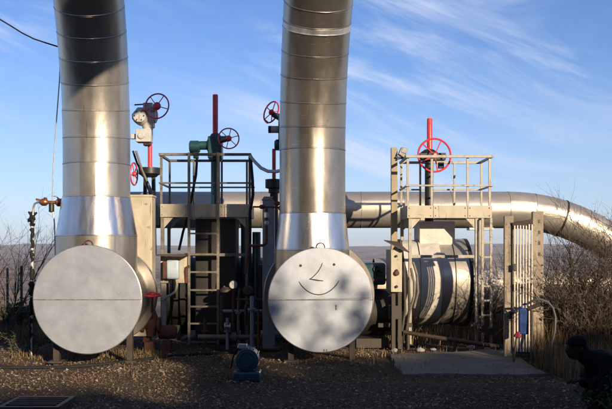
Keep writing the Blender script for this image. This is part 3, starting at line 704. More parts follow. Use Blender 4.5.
# ------------------------------------------------------------------ teal valve in the left platform
YT = 14.75; xt = X(215.5, YT)
tv_ = thing('teal_valve', 'dark teal geared valve with red stem and small red handwheel in left platform', 'valve', (xt, YT, 0), 'handwheel valves')
m = MB(); m.lathe((xt, YT, Z(216, YT)), (0, 0, 1), [(ln(9, YT), 0), (ln(9, YT), .06), (ln(5.5, YT), .10), (ln(4.6, YT), .3), (ln(4.6, YT), ln(54, YT)), (ln(7, YT), ln(56, YT)), (ln(7, YT), ln(59, YT))], 24); m.build('column', 'teal', tv_)
m = MB(); m.box((X(215.5, YT), YT, Z(148, YT)), (ln(14, YT), .28, ln(22, YT))); m.lathe((xt, YT, Z(138, YT)), (0, 0, 1), [(ln(6.5, YT), 0), (ln(5, YT), .05), (ln(4, YT), .08)], 20); m.build('gearbox', 'teal', tv_, bevel=.02)
m = MB(); m.lathe((X(200, YT), YT, Z(145.5, YT)), (1, 0, 0), [(ln(4.4, YT), 0), (ln(4.4, YT), .12), (ln(6, YT), .13), (ln(6, YT), .26)], 20); m.build('side_housing', 'teal', tv_)
m = MB(); m.lathe((X(189.5, YT), YT, Z(147, YT)), (1, 0, 0), [(ln(5, YT), 0), (ln(6.3, YT), .015), (ln(6.3, YT), ln(9, YT)), (ln(5, YT), ln(10.5, YT))], 22); m.build('motor_can', 'teal', tv_)
m = MB(); m.box((X(196, YT), YT, Z(155.5, YT)), (ln(5, YT), .1, ln(6, YT))); m.build('cable_box', 'teal', tv_, bevel=.006)
m = MB(); m.lathe((xt - .003, YT, Z(137, YT)), (0, 0, 1), [(ln(2.7, YT), 0), (ln(2.7, YT), ln(41.5, YT)), (ln(2.4, YT), ln(42.3, YT))], 18); m.build('stem', 'red', tv_)
handwheel(tv_, P(228.7, 138.5, YT - .3), (0.14, -1, 0.06), ln(10.2, YT - .3), 6, 0.3, 'red', ln(0.65, YT), ln(3, YT))
m = MB(); m.tube(P(228.7, 138.5, YT - .28), P(219, 140, YT - .02), ln(2.6, YT), ln(4, YT), 14); m.build('input_shaft', 'teal', tv_)
m = MB(); m.path([P(197, 158, YT - .1), P(196, 175, YT - .15), P(193, 190, YT - .2), P(189, 212, YT - .25), P(183, 232, YT - .2), P(179, 250, YT - .1)], .022, 8); m.build('cable', 'rubber', tv_)
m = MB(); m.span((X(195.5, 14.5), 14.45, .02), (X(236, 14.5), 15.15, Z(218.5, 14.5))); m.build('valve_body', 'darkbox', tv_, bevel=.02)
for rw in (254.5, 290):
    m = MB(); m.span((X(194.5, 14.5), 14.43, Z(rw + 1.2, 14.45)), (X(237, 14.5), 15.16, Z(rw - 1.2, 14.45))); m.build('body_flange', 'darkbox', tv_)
m = MB(); m.tube((xt - .95, YT + .75, .80), (xt + 2.1, YT + .75, .80), .66, .66, 40); m.build('cross_pipe', 'darkbox', tv_)  # wide dark pipe added to fill the shaded gap under the platform
for xo in (-.62, .52, 1.25):
    m = MB(); m.lathe((xt + xo, YT + .75, .80), (1, 0, 0), [(.55, 0), (.74, 0), (.74, .09), (.55, .09)], 40); m.build('pipe_flange', 'darkbox', tv_)
for xo in (-.8, .2, 1.6):
    m = MB(); m.box((xt + xo, YT + .75, .12), (.3, .9, .30)); m.build('pipe_saddle', 'darkframe', tv_)

# valve half hidden behind the right pipe
YR = 14.6
rvl = thing('hidden_valve', 'valve with tilted red handwheel and red stem half hidden behind the right pipe', 'valve', (X(275, YR), YR, 0), 'handwheel valves')
m = MB(); m.lathe((X(274, YR), YR, Z(193, YR)), (0, 0, 1), [(ln(5.5, YR), 0), (ln(5.5, YR), ln(4, YR)), (ln(8.7, YR), ln(5, YR)), (ln(8.7, YR), ln(13.5, YR)), (ln(4, YR), ln(14, YR))], 24); m.build('collar', 'black', rvl)
m = MB(); m.tube((X(274, YR), YR, Z(181, YR)), (X(274, YR), YR, Z(149, YR)), ln(1.9, YR)); m.build('stem', 'red', rvl)
m = MB(); m.lathe((X(281, YR), YR, Z(145, YR)), (-1, 0, 0), [(ln(5, YR), -.2), (ln(5, YR), 0), (ln(5.6, YR), .02), (ln(5.6, YR), .08), (ln(4, YR), ln(6.5, YR))], 20); m.box((X(283, YR), YR, Z(128, YR)), (ln(9, YR), .25, ln(27, YR))); m.build('gearbox', 'teal', rvl, bevel=.01)
m = MB(); m.lathe((X(269.5, YR), YR, Z(129.5, YR)), (1, 0, 0), [(ln(3.4, YR), 0), (ln(3.6, YR), .02), (ln(3.6, YR), ln(9, YR))], 20); m.build('motor_can', 'greypaint', rvl)
m = MB(); m.lathe((X(268.3, YR), YR, Z(129.5, YR)), (1, 0, 0), [(ln(3.3, YR), 0), (ln(3.7, YR), .01), (ln(3.7, YR), .05)], 20); m.build('end_cap', 'black', rvl)
handwheel(rvl, P(271.3, 112.3, YR - .1), (1.0, -0.62, -0.55), ln(11, YR), 5, 0.9, 'red', ln(.75, YR), .05, 'red', True)
m = MB(); m.tube(P(273, 114.5, YR - .1), P(281, 118, YR), .045, .06, 12); m.build('input_shaft', 'teal', rvl)
m = MB(); m.tube((X(274, YR), YR, Z(193, YR)), (X(274, YR), YR, .9), .07); m.box((X(276, YR), YR, .9), (.6, .4, .9)); m.build('bonnet', 'darkbox', rvl)

# ------------------------------------------------------------------ grey column with rusty pipework
gc = thing('steel_column', 'blue grey steel column with angled cap left of the right pipe', 'column', (X(268, 13.6), 13.6, 0))
Yc = 13.6
m = MB(); m.span((X(262.5, Yc), Yc, 0), (X(274.5, Yc), Yc + .2, Z(200, Yc))); m.build('shaft', 'bluegrey', gc, bevel=.006)
m = MB(); m.prism([P(261.5, 200, Yc - .01), P(275.5, 200, Yc - .01), P(273, 196.5, Yc - .01), P(264, 196.5, Yc - .01)], (0, .24, 0)); m.build('cap', 'bluegrey', gc)
m = MB(); m.box((X(268.5, Yc), Yc + .1, .015), (.34, .34, .03)); m.build('base_plate', 'rust', gc)
rp_ = thing('sample_pipe', 'rusty sampling pipe with small valves on the blue grey column', 'pipe', (X(266, 13.5), 13.5, 0))
Yr = 13.45
m = MB(); m.path([P(266.5, 207, Yr), P(266.5, 238, Yr), P(266.2, 243, Yr), P(263.5, 245.3, Yr), P(259, 245.6, Yr), P(249, 245.6, Yr)], ln(1.5, Yr), 10); m.build('pipe', 'rust', rp_)
m = MB(); m.path([P(249, 243, Yr), P(247.5, 255, Yr), P(245.5, 274, Yr)], ln(1.3, Yr), 10); m.path([P(253, 206.8, Yr), P(284, 207.4, Yr)], ln(.9, Yr), 8); m.build('branch_pipe', 'rust', rp_)
m = MB(); m.ball(P(277, 203.5, Yr), ln(2.6, Yr), 12, 8, (1.2, 1, 1)); m.bar(P(273, 197.5, Yr), P(278, 204, Yr), .05, .04); m.ball(P(280.5, 208, Yr), ln(2.6, Yr), 12, 8); m.build('valve', 'rust', rp_)
m = MB(); m.ball(P(262, 206.8, Yr), ln(2.3, Yr), 12, 8, (1.4, 1, 1)); m.build('valve', 'rust', rp_)
m = MB(); m.lathe(P(266.5, 215, Yr), (0, 0, 1), [(.02, -.05), (.045, -.04), (.045, .04), (.02, .05)], 6); m.ball(P(266.5, 223, Yr), .035, 10, 8, (1, 1, 1.4)); m.build('union_nut', 'galv', rp_)
# flexible conduit from platform corner to the pipe
fc = MB().path([P(250, 156, 14.1), P(255, 162, 14.0), P(261, 168, 13.9), P(268, 171.3, 13.7), P(276, 171.5, 13.4), P(284, 170, 13.1)], .028, 10).build('flexible_conduit', 'galv')
tag(fc, 'grey flexible conduit looping from platform corner to right pipe', 'conduit')
fc2 = MB().path([P(250.5, 158, 14.1), P(252.5, 180, 14.05), P(253, 195, 14.0), P(250, 212, 14.0), P(250, 240, 14.0), P(249, 300, 14.0)], .026, 8).build('black_cable', 'rubber')
tag(fc2, 'black cable hanging down the right end of the left platform', 'cable')

# pressure gauge, small pipework in the dark
pg = thing('pressure_gauge', 'round pale dial gauge on a thin stem in the dark pipework', 'gauge', (X(233, 13.8), 13.8, 0))
m = MB(); m.lathe(P(233.3, 284.8, 13.8), (0, -1, 0), [(ln(4.6, 13.8), -.05), (ln(4.6, 13.8), .0), (ln(4.1, 13.8), .004)], 24); m.build('case', 'black', pg)
m = MB(); m.lathe(P(233.3, 284.8, 13.792), (0, -1, 0), [(ln(3.8, 13.8), 0), (ln(3.8, 13.8), .006)], 24); m.build('dial', 'glass', pg)
m = MB(); m.bar(P(233.3, 284.8, 13.783), P(231.8, 282, 13.783), .004, .006, up=(0, 1, 0)); m.build('needle', 'ink', pg)
m = MB(); m.tube(P(233.3, 289, 13.82), P(233, 330, 13.82), .018); m.build('stem', 'rust', pg)
dp = thing('drain_valve', 'small dark flanged drain valve beside the gauge near the ground', 'valve', (X(243, 13.7), 13.7, 0), 'handwheel valves')
m = MB(); m.path([P(222, 296, 13.9), P(222, 330, 13.9)], .03, 8); m.path([P(247, 304, 13.7), P(246, 306, 13.7), P(246, 325, 13.7)], .03, 8); m.path([P(253, 304, 13.7), P(247, 304, 13.7)], .03, 8); m.path([P(226, 296, 13.9), P(224, 286, 13.9)], .02, 8); m.path([P(240, 288, 13.8), P(238.5, 297, 13.8), P(241, 306, 13.8)], .025, 8); m.build('pipework', 'darkframe', dp)
m = MB(); m.lathe(P(224.5, 326.5, 13.6), (1, 0, 0), [(.065, 0), (.065, .02), (.03, .025), (.03, .08), (.06, .085), (.06, .1)], 16); m.build('spindle', 'galv', dp)
m = MB(); m.lathe(P(248, 291, 13.8), (0, -1, 0), [(.09, -.05), (.09, 0), (.06, .05)], 18); m.build('body', 'darkframe', dp)
m = MB(); m.lathe(P(226, 292, 13.85), (0, 0, 1), [(.1, 0), (.1, .04), (.05, .08)], 14); m.build('body', 'darkframe', dp)
pc = thing('pipe_cluster', 'grey and rusty small pipes with flanges low behind the motor', 'pipework', (X(240, 13.6), 13.6, 0))
for px, yt, yb2, Yq2, rr_, mt in ((238.5, 300, 346, 13.75, 1.5, 'darkrail'), (252, 296, 348, 13.6, 2.1, 'bluegrey'), (258.5, 310, 350, 13.4, 1.3, 'rust'), (227.5, 318, 346, 13.7, 1.6, 'bluegrey'), (205, 318, 348, 14.0, 1.5, 'rust')):
    q_ = MB().path([P(px, yt, Yq2), P(px, 345, Yq2), (X(px, Yq2), Yq2, 0)], ln(rr_, Yq2), 12).build('riser', mt, pc)
    MB().lathe(P(px, yt + 14, Yq2), (0, 0, 1), [(ln(rr_, Yq2), 0), (ln(rr_ * 2.1, Yq2), .002), (ln(rr_ * 2.1, Yq2), .03), (ln(rr_, Yq2), .032)], 16).build('flange', mt, pc)
for (xa, xb2, yy, Yq2, rr_, mt) in ((223, 262, 311, 13.85, 1.6, 'bluegrey'), (198, 262, 337, 13.75, 2.6, 'darkrail'), (236, 263, 299.5, 13.65, 1.2, 'rust')):
    MB().tube(P(xa, yy, Yq2), P(xb2, yy, Yq2), ln(rr_, Yq2), None, 14).build('cross_pipe', mt, pc)
    MB().lathe(P((xa + xb2) / 2 + 4, yy, Yq2), (1, 0, 0), [(ln(rr_, Yq2), -.04), (ln(rr_ * 1.9, Yq2), -.038), (ln(rr_ * 1.9, Yq2), .038), (ln(rr_, Yq2), .04)], 16).build('flange', mt, pc)
# teal vertical pipes, dark, between platform and column
for px, yt, rr_ in ((243.5, 217, 2.6), (256.5, 232, 4.2)):
    o = MB().path([P(px, yt, 14.9), P(px, 345, 14.9)], ln(rr_, 14.9), 14).lathe(P(px, 300, 14.9), (0, 0, 1), [(ln(rr_ * 1.7, 14.9), 0), (ln(rr_ * 1.7, 14.9), .05)], 16).build('riser_pipe', 'teal')
    tag(o, 'thin dark teal riser pipe beside the left platform leg' if px < 250 else 'thick dark teal riser pipe left of the blue grey column', 'pipe', 'teal riser pipes')

# ------------------------------------------------------------------ junction box on cream panel + conduits
jb = thing('junction_box', 'pale blue grey junction box on a cream back plate under left platform', 'junction box', (X(174, 14.05), 14.05, 0))
Yj = 14.08
m = MB(); m.span((X(160.5, Yj), Yj, Z(283, Yj)), (X(187, Yj), Yj + .012, Z(256.5, Yj))); m.build('back_plate', 'cream', jb, bevel=.003)
m = MB(); m.span((X(167.5, Yj), Yj - .14, Z(279, Yj)), (X(180, Yj), Yj - .002, Z(260, Yj))); m.build('box', 'boxblue', jb, bevel=.03)
m = MB(); m.span((X(164, Yj), Yj - .13, Z(278.5, Yj)), (X(167.3, Yj), Yj - .004, Z(261, Yj))); m.build('side_cover', 'rust', jb, bevel=.006)
m = MB(); m.span((X(158.5, Yj), Yj - .28, Z(256, Yj)), (X(188, Yj), Yj + .04, Z(254, Yj))); m.build('canopy', 'darkframe', jb)
m = MB(); m.path([P(176.5, 279, Yj - .07), P(177, 285, Yj - .07), P(175.8, 291, Yj - .07), P(171, 295, Yj - .06), P(166, 297, Yj - .04), P(163.5, 300, Yj - .02)], .022, 10); m.build('conduit', 'cream', jb)
m = MB(); m.path([P(171, 279, Yj - .07), P(170.5, 290, Yj - .05), P(172, 330, Yj)], .016, 8); m.path([P(174, 279, Yj - .07), P(175, 298, Yj - .05)], .016, 8); m.build('cable', 'rubber', jb)
m = MB(); m.path([P(186, 283, Yj), P(186, 271, Yj - .03), P(186.5, 267.5, Yj - .04), P(189.5, 266, Yj - .05)], .022, 8); m.build('conduit', 'rust', jb)
# cream post below, carrying the plate
o = MB().span((X(161, 14.1), 14.105, 0), (X(166, 14.1), 14.16, Z(283, 14.1) - .004)).build('panel_post', 'cream', jb, bevel=.004)

# rusty valve near the ground with red wheel
rvv = thing('rusty_valve', 'rusty red brown ground valve with flat red handwheel by left drum', 'valve', (X(150, 13.4), 13.4, 0), 'handwheel valves')
Yq = 13.35
m = MB(); m.lathe(P(151, 322, Yq), (0, 0, 1), [(ln(5, Yq), -.22), (ln(6, Yq), -.1), (ln(7.5, Yq), 0), (ln(6.5, Yq), .1), (ln(4, Yq), .2), (ln(2.4, Yq), .25), (ln(1.8, Yq), .42)], 20)
m.lathe(P(142, 325, Yq), (1, 0, 0), [(ln(8, Yq), 0), (ln(8, Yq), .04), (ln(5, Yq), .05), (ln(5, Yq), .24), (ln(8, Yq), .25), (ln(8, Yq), .29)], 22); m.build('body', 'rust', rvv)
m = MB(); m.lathe(P(159, 332, Yq + .1), (1, 0, 0), [(ln(6.5, Yq), 0), (ln(7, Yq), .03), (ln(7, Yq), .24), (ln(5.5, Yq), .28)], 24); m.build('end_barrel', 'rust', rvv)
for fx_, fy_ in ((150, 0), (166, .1)):
    m = MB(); m.box((X(fx_, Yq), Yq + fy_, .08), (.14, .2, .18)); m.build('foot', 'rust', rvv)
m = MB(); m.tube(P(152.5, 294.5, 12.9), P(151.8, 318, 13.25), .018); m.build('spindle', 'rust', rvv)
handwheel(rvv, P(152.5, 294.8, 12.9), (0.05, -0.14, 1), ln(8, Yq), 5, .2, 'red', ln(1.0, Yq), .04)

# ------------------------------------------------------------------ tall cream post with lamp, cabinet
tp = thing('lamp_post', 'tall square cream post with a floodlight at its top', 'lamp post', (X(394, 14.9), 14.9, 0))
Yl = 14.9
m = MB(); m.span((X(391.3, Yl), Yl, 0), (X(397.5, Yl), Yl + .12, Z(147.5, Yl))); m.build('post', 'tan', tp, bevel=.006)
m = MB(); m.prism([P(398.5, 154, Yl - .1), P(404.5, 158, Yl - .1), P(408.3, 148.5, Yl - .1), P(401.5, 147, Yl - .1)], (0, .16, 0)); hs = m.build('lamp_housing', 'lamp', tp, bevel=.008)
m = MB(); m.prism([P(402.5, 148.2, Yl - .112), P(407.6, 149.3, Yl - .112), P(406, 153.6, Yl - .112), P(401.2, 152, Yl - .112)], (0, .01, 0)); m.build('lamp_glass', 'glass', hs)
m = MB(); m.bar(P(396, 157, Yl - .04), P(403, 158.5, Yl - .04), .03, .03); m.bar(P(397, 159.5, Yl - .04), P(409, 156.5, Yl - .04), .03, .02); m.build('lamp_bracket', 'black', tp)
cb = thing('control_cabinet', 'narrow upright metal cabinet with knobs under a slanted dark plate', 'cabinet', (X(394, 13.5), 13.5, 0))
Yk = 13.55
cm = MB(); a0 = P(391, 292, Yk); a1 = P(402, 249.5, Yk)
cm.prism([(X(391, Yk), Yk, 0), (X(402, Yk), Yk - .0, 0), (X(402, Yk) + .02, Yk + .34, 0), (X(386, Yk + .34), Yk + .34, 0)], (0, 0, a1.z - a0.z))
for q in cm.v: q.z += a0.z
cm.build('case', 'cream', cb, bevel=.006)
for (px, py, rr_) in ((396.2, 256, 1.2), (396.5, 273, 2.7), (396.6, 270.5, 1.4), (396.5, 286.5, 1.4)):
    m = MB(); m.lathe(P(px, py, Yk), (0, -1, 0), [(ln(rr_, Yk), 0), (ln(rr_, Yk), .03), (ln(rr_ * .6, Yk), .045)], 14); m.build('knob', 'rust' if rr_ > 2 else 'black', cb)
m = MB(); pl0 = [P(383.5, 240.5, Yk - .2), P(401, 243.5, Yk - .2), P(410, 252.5, Yk - .05), P(395.5, 249.5, Yk - .05)]
m.prism([P(384, 240.8, Yk - .1), P(398, 242.5, Yk + .3), P(409.5, 252.8, Yk + .3), P(404, 251, Yk - .1)], (0, 0, .015)); m.build('rain_plate', 'darkframe', cb)
m = MB(); m.bar((X(391, Yk) + .05, Yk + .12, 0), (X(391, Yk) + .05, Yk + .12, a0.z), .06, .06); m.bar((X(401, Yk), Yk + .2, 0), (X(401, Yk), Yk + .2, a0.z), .06, .06); m.build('stand', 'darkframe', cb)
m = MB(); m.bar((X(401.5, Yk), Yk + .3, a1.z - .05), (X(403.5, Yk), Yk + .3, a1.z + .15), .04, .04); m.build('plate_strut', 'darkframe', cb)
# grey pipe bundle and dark pipework right of smiling cap
mm_ = thing('pump_skid', 'dark green pump unit with two round knobs right of the smiling cap', 'pump', (X(372, 14.0), 14.0, 0))
Ym = 14.0
m = MB(); m.span((X(357, Ym), Ym, Z(285, Ym)), (X(386, Ym), Ym + .6, Z(263, Ym))); m.build('housing', 'teal', mm_, bevel=.04)
for px, py in ((376.5, 269), (379.5, 273)):
    m = MB(); m.torus(P(px, py, Ym - .02), (0, -1, 0), ln(2.6, Ym), ln(1, Ym), 18, 6); m.build('knob', 'black', mm_)
m = MB(); m.span((X(372, Ym), Ym - .02, Z(281, Ym)), (X(386, Ym), Ym - .004, Z(279, Ym))); m.build('name_strip', 'rust', mm_)
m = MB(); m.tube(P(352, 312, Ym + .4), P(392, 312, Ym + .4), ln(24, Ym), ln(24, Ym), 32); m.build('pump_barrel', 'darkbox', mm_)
m = MB(); m.span((X(356, Ym), Ym - .1, 0), (X(388, Ym), Ym + .7, .15)); m.build('base_frame', 'darkframe', mm_)
vp = thing('vent_pipe', 'bunch of curved dark pipes under the left edge of right platform', 'pipe', (X(405, 13.9), 13.9, 0))
m = MB()
for (px, y0_) in ((394, 292), (398, 293), (404, 262), (408.5, 280)):
    m.path([P(px, y0_, 13.9), P(px + 1, 310, 13.85), P(px - 2, 330, 13.8), P(px - 2, 352, 13.8)], ln(1.4, 13.9), 8)
m.build('pipe', 'darkframe', vp)
m = MB()
for (px, pts_) in ((0, [(413, 262), (417, 275), (418, 292), (414, 308)]), (1, [(411, 268), (414, 282), (414, 296), (410, 310)])):
    m.path([P(a, b_, 14.0) for a, b_ in pts_], ln(1.3, 14), 8)
m.build('hose', 'darkrail', vp)
m = MB(); m.span((X(378, 13.9), 13.85, Z(327, 13.9)), (X(412, 13.9), 13.95, Z(323, 13.9))); m.span((X(388, 13.9), 13.7, Z(318, 13.9)), (X(400, 13.9), 13.95, Z(305, 13.9))); m.build('bracket', 'darkframe', vp)

# ------------------------------------------------------------------ gate
gt = thing('slatted_gate', 'narrow gate of pale upright slats between two square posts', 'gate', (X(522, 12.3), 12.3, 0))
gl = Vector((X(513.5, 12.42), 12.42, 0)); gr_ = Vector((X(532, 12.36), 12.36, 0))
m = MB(); m.box((X(508.5, 12.5), 12.5, 1.04), (ln(9, 12.5), .12, 2.12), R(-6)); m.build('gate_post', 'gatepost', gt, bevel=.008)
m = MB(); m.box((X(537.3, 12.5), 12.5, 1.09), (ln(10.5, 12.5), .14, 2.15), R(-6)); gp = m.build('gate_post', 'gatepost', gt, bevel=.008)
for k in range(4):
    m = MB(); m.box((X(539.5, 12.42), 12.43, 2.02 - .16 * k), (.03, .012, .05)); m.build('slot', 'black', gp)
d_ = (gr_ - gl)
def gpt(f, z, off=0.0): q = gl + d_ * f; return Vector((q.x, q.y + off, z))
for (za, zb, hh) in ((Z(226, 12.45), Z(222, 12.2), .10), (Z(287.5, 12.45), Z(287, 12.2), .10), (.14, .14, .08)):
    m = MB(); m.bar(gpt(-.05, za), gpt(1.05, zb), .05, hh); m.build('gate_rail', 'darkframe', gt, bevel=.004)
for k in range(7):
    f_ = 0.03 + .94 * k / 6
    m = MB(); m.bar(gpt(f_, .12, -.035), gpt(f_, 1.96 + .02 * f_ - .02 * rnd.random(), -.035), .022, .016, up=(0, 1, 0)); m.build('slat', 'slat', gt, bevel=.002)
for hf, hz2, ho in ((.02, 1.35, -.06), (-.15, .65, -.04)):
    m = MB(); m.box(gpt(hf, hz2, ho), (.05, .03, .1)); m.build('hinge', 'black', gt, bevel=.004)
bc = thing('blue_can', 'blue plastic jerrycan hanging on the slatted gate', 'jerrycan', P(523.5, 335, 12.05))
m = MB(); m.box(P(523.5, 321, 12.06), (ln(9.5, 12.06), .12, ln(26, 12.06)), R(-8)); m.lathe(P(520.5, 308.5, 12.06), (0, 0, 1), [(.03, 0), (.03, .03)], 10); m.build('body', 'blue', bc, bevel=.02)
m = MB(); m.torus(P(525, 307, 12.06), (0, 1, 0), .045, .012, 16, 6); m.build('handle', 'blue', bc)
rs_ = thing('red_shovel', 'thin dark handled tool with a red head leaning on the gate', 'tool', P(515, 350, 12.0))
m = MB(); m.tube(P(516.5, 338, 12.0), P(513.5, 362, 11.95), .016); m.build('handle', 'darkframe', rs_)
m = MB(); m.lathe(P(517.3, 338, 12.0), (0.15, 0, 1), [(.02, 0), (.05, .01), (.052, .04), (.02, .09)], 6); m.build('head', 'darkred', rs_)
hs_ = MB().path([P(527, 304, 12.0), P(533, 300.5, 11.95), P(541, 299.5, 11.9), P(548, 302, 11.9), P(553, 308, 11.85), P(555.5, 317, 11.85), P(555, 330, 11.8), P(551.5, 345, 11.8), P(549.5, 360, 11.75)], .017, 10).build('garden_hose', 'darkhose')
tag(hs_, 'grey hose arching from the gate post down to the ground', 'hose')
mesh_ = thing('wire_panel', 'dark thin wire and pipe stand against the right gate post', 'stand', P(531, 362, 11.9))
m = MB(); m.path([P(528, 309, 12.0), P(540, 304, 11.95)], .03, 8); m.path([P(531.5, 310, 11.95), P(532, 362, 11.9)], .02, 8); m.build('frame', 'darkframe', mesh_)

# ------------------------------------------------------------------ black lagged standpipe and tubing at left
lp = thing('lagged_standpipe', 'thin standpipe wrapped in torn black lagging left of the left pipe', 'pipe', (X(32, 12.9), 12.9, 0))
Ys = 12.9
m = MB(); m.path([P(32.5, 215, Ys), P(32.5, 260, Ys), P(31.5, 300, Ys), P(31.3, 372, Ys)], .018, 8); m.build('pipe', 'greypaint', lp)
for (ya, yb_, wd) in ((222, 226, 2.5), (227.5, 248, 2.2), (250, 262, 2.0), (266, 280, 2.6), (281, 296, 3.0), (297, 316, 2.6), (317, 340, 1.9), (341, 366, 1.6)):
    pts = []; rr_ = []
    n_ = max(4, int((yb_ - ya) / 2.2))
    for k in range(n_ + 1):
        q = k / n_; pts.append(P(32.3 - 1.2 * max(0, (ya + (yb_ - ya) * q - 255) / 50) + rnd.uniform(-.7, .7), ya + (yb_ - ya) * q, Ys)); rr_.append(ln(wd * rnd.uniform(.7, 1.2), Ys) * (0.6 if k in (0, n_) else 1))
    MB().path(pts, rr_, 8).build('lagging', 'rubber', lp, sharp=60)
m = MB()
for k in range(11):
    a = rnd.uniform(0, 6.28); c = P(32.3, 216 + rnd.uniform(-2, 4), Ys)
    e = c + Vector((math.cos(a) * ln(5, Ys), rnd.uniform(-.05, .05), math.sin(a) * ln(4, Ys)))
    m.tube(c, e, ln(2.6, Ys), ln(.8, Ys), 6)
m.build('torn_lagging', 'rubber', lp, sharp=60)
for yy in (227, 249, 264, 296.5):
    m = MB(); m.lathe(P(32.2 - max(0, (yy - 255) / 45), yy, Ys), (0, 0, 1), [(ln(1.6, Ys), -.012), (ln(1.6, Ys), .012)], 10); m.build('tape_band', 'greypaint', lp)
tb = thing('impulse_tubing', 'copper tubing with small brass valves fixed to the left pipe', 'tubing', P(52, 203, 12.8))
m = MB(); m.path([P(33, 215, 12.88), P(33.2, 208, 12.88), P(34.5, 204, 12.86), P(37.5, 202.2, 12.84), P(43, 202, 12.82), P(64, 202.5, 12.8)], .016, 8); m.path([P(52.8, 203, 12.8), P(53.2, 212, 12.8), P(54.5, 224, 12.8), P(55.3, 255, 12.8)], .010, 8); m.path([P(51.8, 196, 12.8), P(56, 196.3, 12.8), P(58.5, 198.5, 12.8), P(59, 201, 12.8)], .010, 8); m.build('tube', 'galv', tb)
m = MB(); m.tube(P(39.5, 202.2, 12.8), P(62, 202.6, 12.8), .026); m.lathe(P(44, 202.2, 12.8), (1, 0, 0), [(.03, -.06), (.055, -.03), (.055, .03), (.03, .06)], 8); m.lathe(P(59.5, 202.5, 12.8), (1, 0, 0), [(.03, -.06), (.06, -.03), (.06, .03), (.03, .06)], 8); m.tube(P(44.5, 201, 12.8), P(45.5, 198.3, 12.78), .018, .03); m.tube(P(36, 199.3, 12.8), P(41, 200.2, 12.8), .016); m.build('valve', 'copper', tb)
m = MB(); m.lathe(P(51.5, 209, 12.8), (0, 0, 1), [(.02, -.05), (.04, -.04), (.04, .06), (.03, .09)], 10); m.build('filter', 'black', tb)

# wire from the upper left to the left pipe and down beside it
wr = MB().path([P(-60, -14, 12.2), P(0, 19.5, 12.4), P(10, 25.5, 12.45), P(22, 33, 12.5), P(34, 39, 12.5), P(46, 43, 12.52), P(60.5, 47.5, 12.55)], .011, 6).build('overhead_wire', 'rubber')
tag(wr, 'thin dark wire coming in from upper left to the left pipe', 'wire')
dw = MB().path([P(60.5, 47.5, 12.52), P(59.5, 80, 12.6), P(56.5, 120, 12.7), P(53.5, 165, 12.75), P(52.5, 202, 12.8)], .009, 6).build('down_wire', 'galv')
tag(dw, 'thin grey wire running down beside the left pipe to the tubing', 'wire')

def gp_(px, py, up_=.018):
    Y = 1.6 * F / (py - CY); x = X(px, Y); return Vector((x, Y, terrain(x, Y) + up_))
# ------------------------------------------------------------------ motor on the gravel
Yo = 10.35
mo = thing('pump_motor', 'teal electric motor facing forward on a block on the gravel', 'motor', (X(246.5, Yo), Yo, 0))
def gz(py): return Z(py, Yo)
cm = P(247, 360.5, Yo)
m = MB(); m.lathe(cm, (0, 1, 0), [(ln(2.5, Yo), -.012), (ln(7, Yo), -.010), (ln(7.3, Yo), 0), (ln(11.0, Yo), .004), (ln(11.6, Yo), .012), (ln(11.6, Yo), .05), (ln(11, Yo), .055), (ln(11, Yo), .36), (ln(9, Yo), .40)], 32); m.build('casing', 'motor', mo, sharp=25)
m = MB(); m.torus(cm + Vector((0, -.014, 0)), (0, 1, 0), ln(8.6, Yo), .006, 32, 6); m.build('cover_ring', 'motor', mo)
for k in range(12):
    a = 2 * math.pi * k / 12; e = Vector((math.cos(a), 0, math.sin(a)))
    m = MB(); m.box(cm + e * ln(11.4, Yo) + Vector((0, .2, 0)), (.028, .26, .012), rot=Matrix.Rotation(-a, 3, 'Y')); m.build('fin', 'motor', mo)
m = MB(); m.box((X(246.5, Yo), Yo + .15, (gz(372)) / 2), (ln(27.5, Yo), .34, gz(372))); m.build('base_block', 'motor', mo, bevel=.018)
m = MB(); m.box(P(243, 346, Yo + .15), (.10, .12, .05)); m.tube(P(238, 348, Yo + .1), P(240, 343.5, Yo + .1), .014); m.build('terminal_box', 'galv', mo, bevel=.006)
m = MB(); m.path([P(240, 347, Yo + .15), P(236, 350, Yo + .25), P(233, 358, Yo + .3), P(231, 368, Yo + .45), gp_(226, 368), gp_(219, 362), gp_(221, 355)], .010, 8); m.build('power_cable', 'rubber', mo)
for sx in (-1, 1):
    m = MB(); m.lathe((X(246.5, Yo) + sx * .13, Yo + .02, gz(372)), (0, 0, 1), [(.012, 0), (.012, .012)], 6); m.build('bolt', 'bead', mo)

# ------------------------------------------------------------------ ground hose, drain, slab, low rail
gh = MB().path([gp_(-30, 369), gp_(0, 368.3), gp_(30, 367), gp_(60, 366.5), gp_(90, 365.3), gp_(120, 363.2), gp_(150, 360), gp_(172, 356.5), gp_(200, 354), gp_(222, 352), gp_(238, 350.8)], .024, 8).build('ground_hose', 'rubber')
tag(gh, 'long black hose lying on the gravel in front of left drum', 'hose')
dg = thing('drain_grate', 'dark drain grate sunk in the gravel at lower left', 'drain', (X(38, 8.9), 8.9, 0))
Yg = 8.95; x0_ = X(17, Yg); x1_ = X(66, Yg)
m = MB(); m.span((x0_ - .05, 8.5, -.02), (x1_ + .05, 8.56, .03)); m.span((x0_ - .05, 9.10, -.02), (x1_ + .05, 9.16, .03)); m.span((x0_ - .05, 8.562, -.02), (x0_, 9.098, .03)); m.span((x1_, 8.562, -.02), (x1_ + .05, 9.098, .03)); m.build('frame', 'darkframe', dg)
for k in range(5):
    y = 8.6 + .1 * k; m = MB(); m.span((x0_ + .004, y, .0), (x1_ - .004, y + .045, .04)); m.build('bar', 'darkrust', dg, bevel=.003)
rs3 = random.Random(9); ring_ = []
cs_ = [(390, 358.5), (432, 354.5), (500, 352.5), (520, 360), (549, 373.8), (480, 375.5), (404, 376.2), (396, 369)]
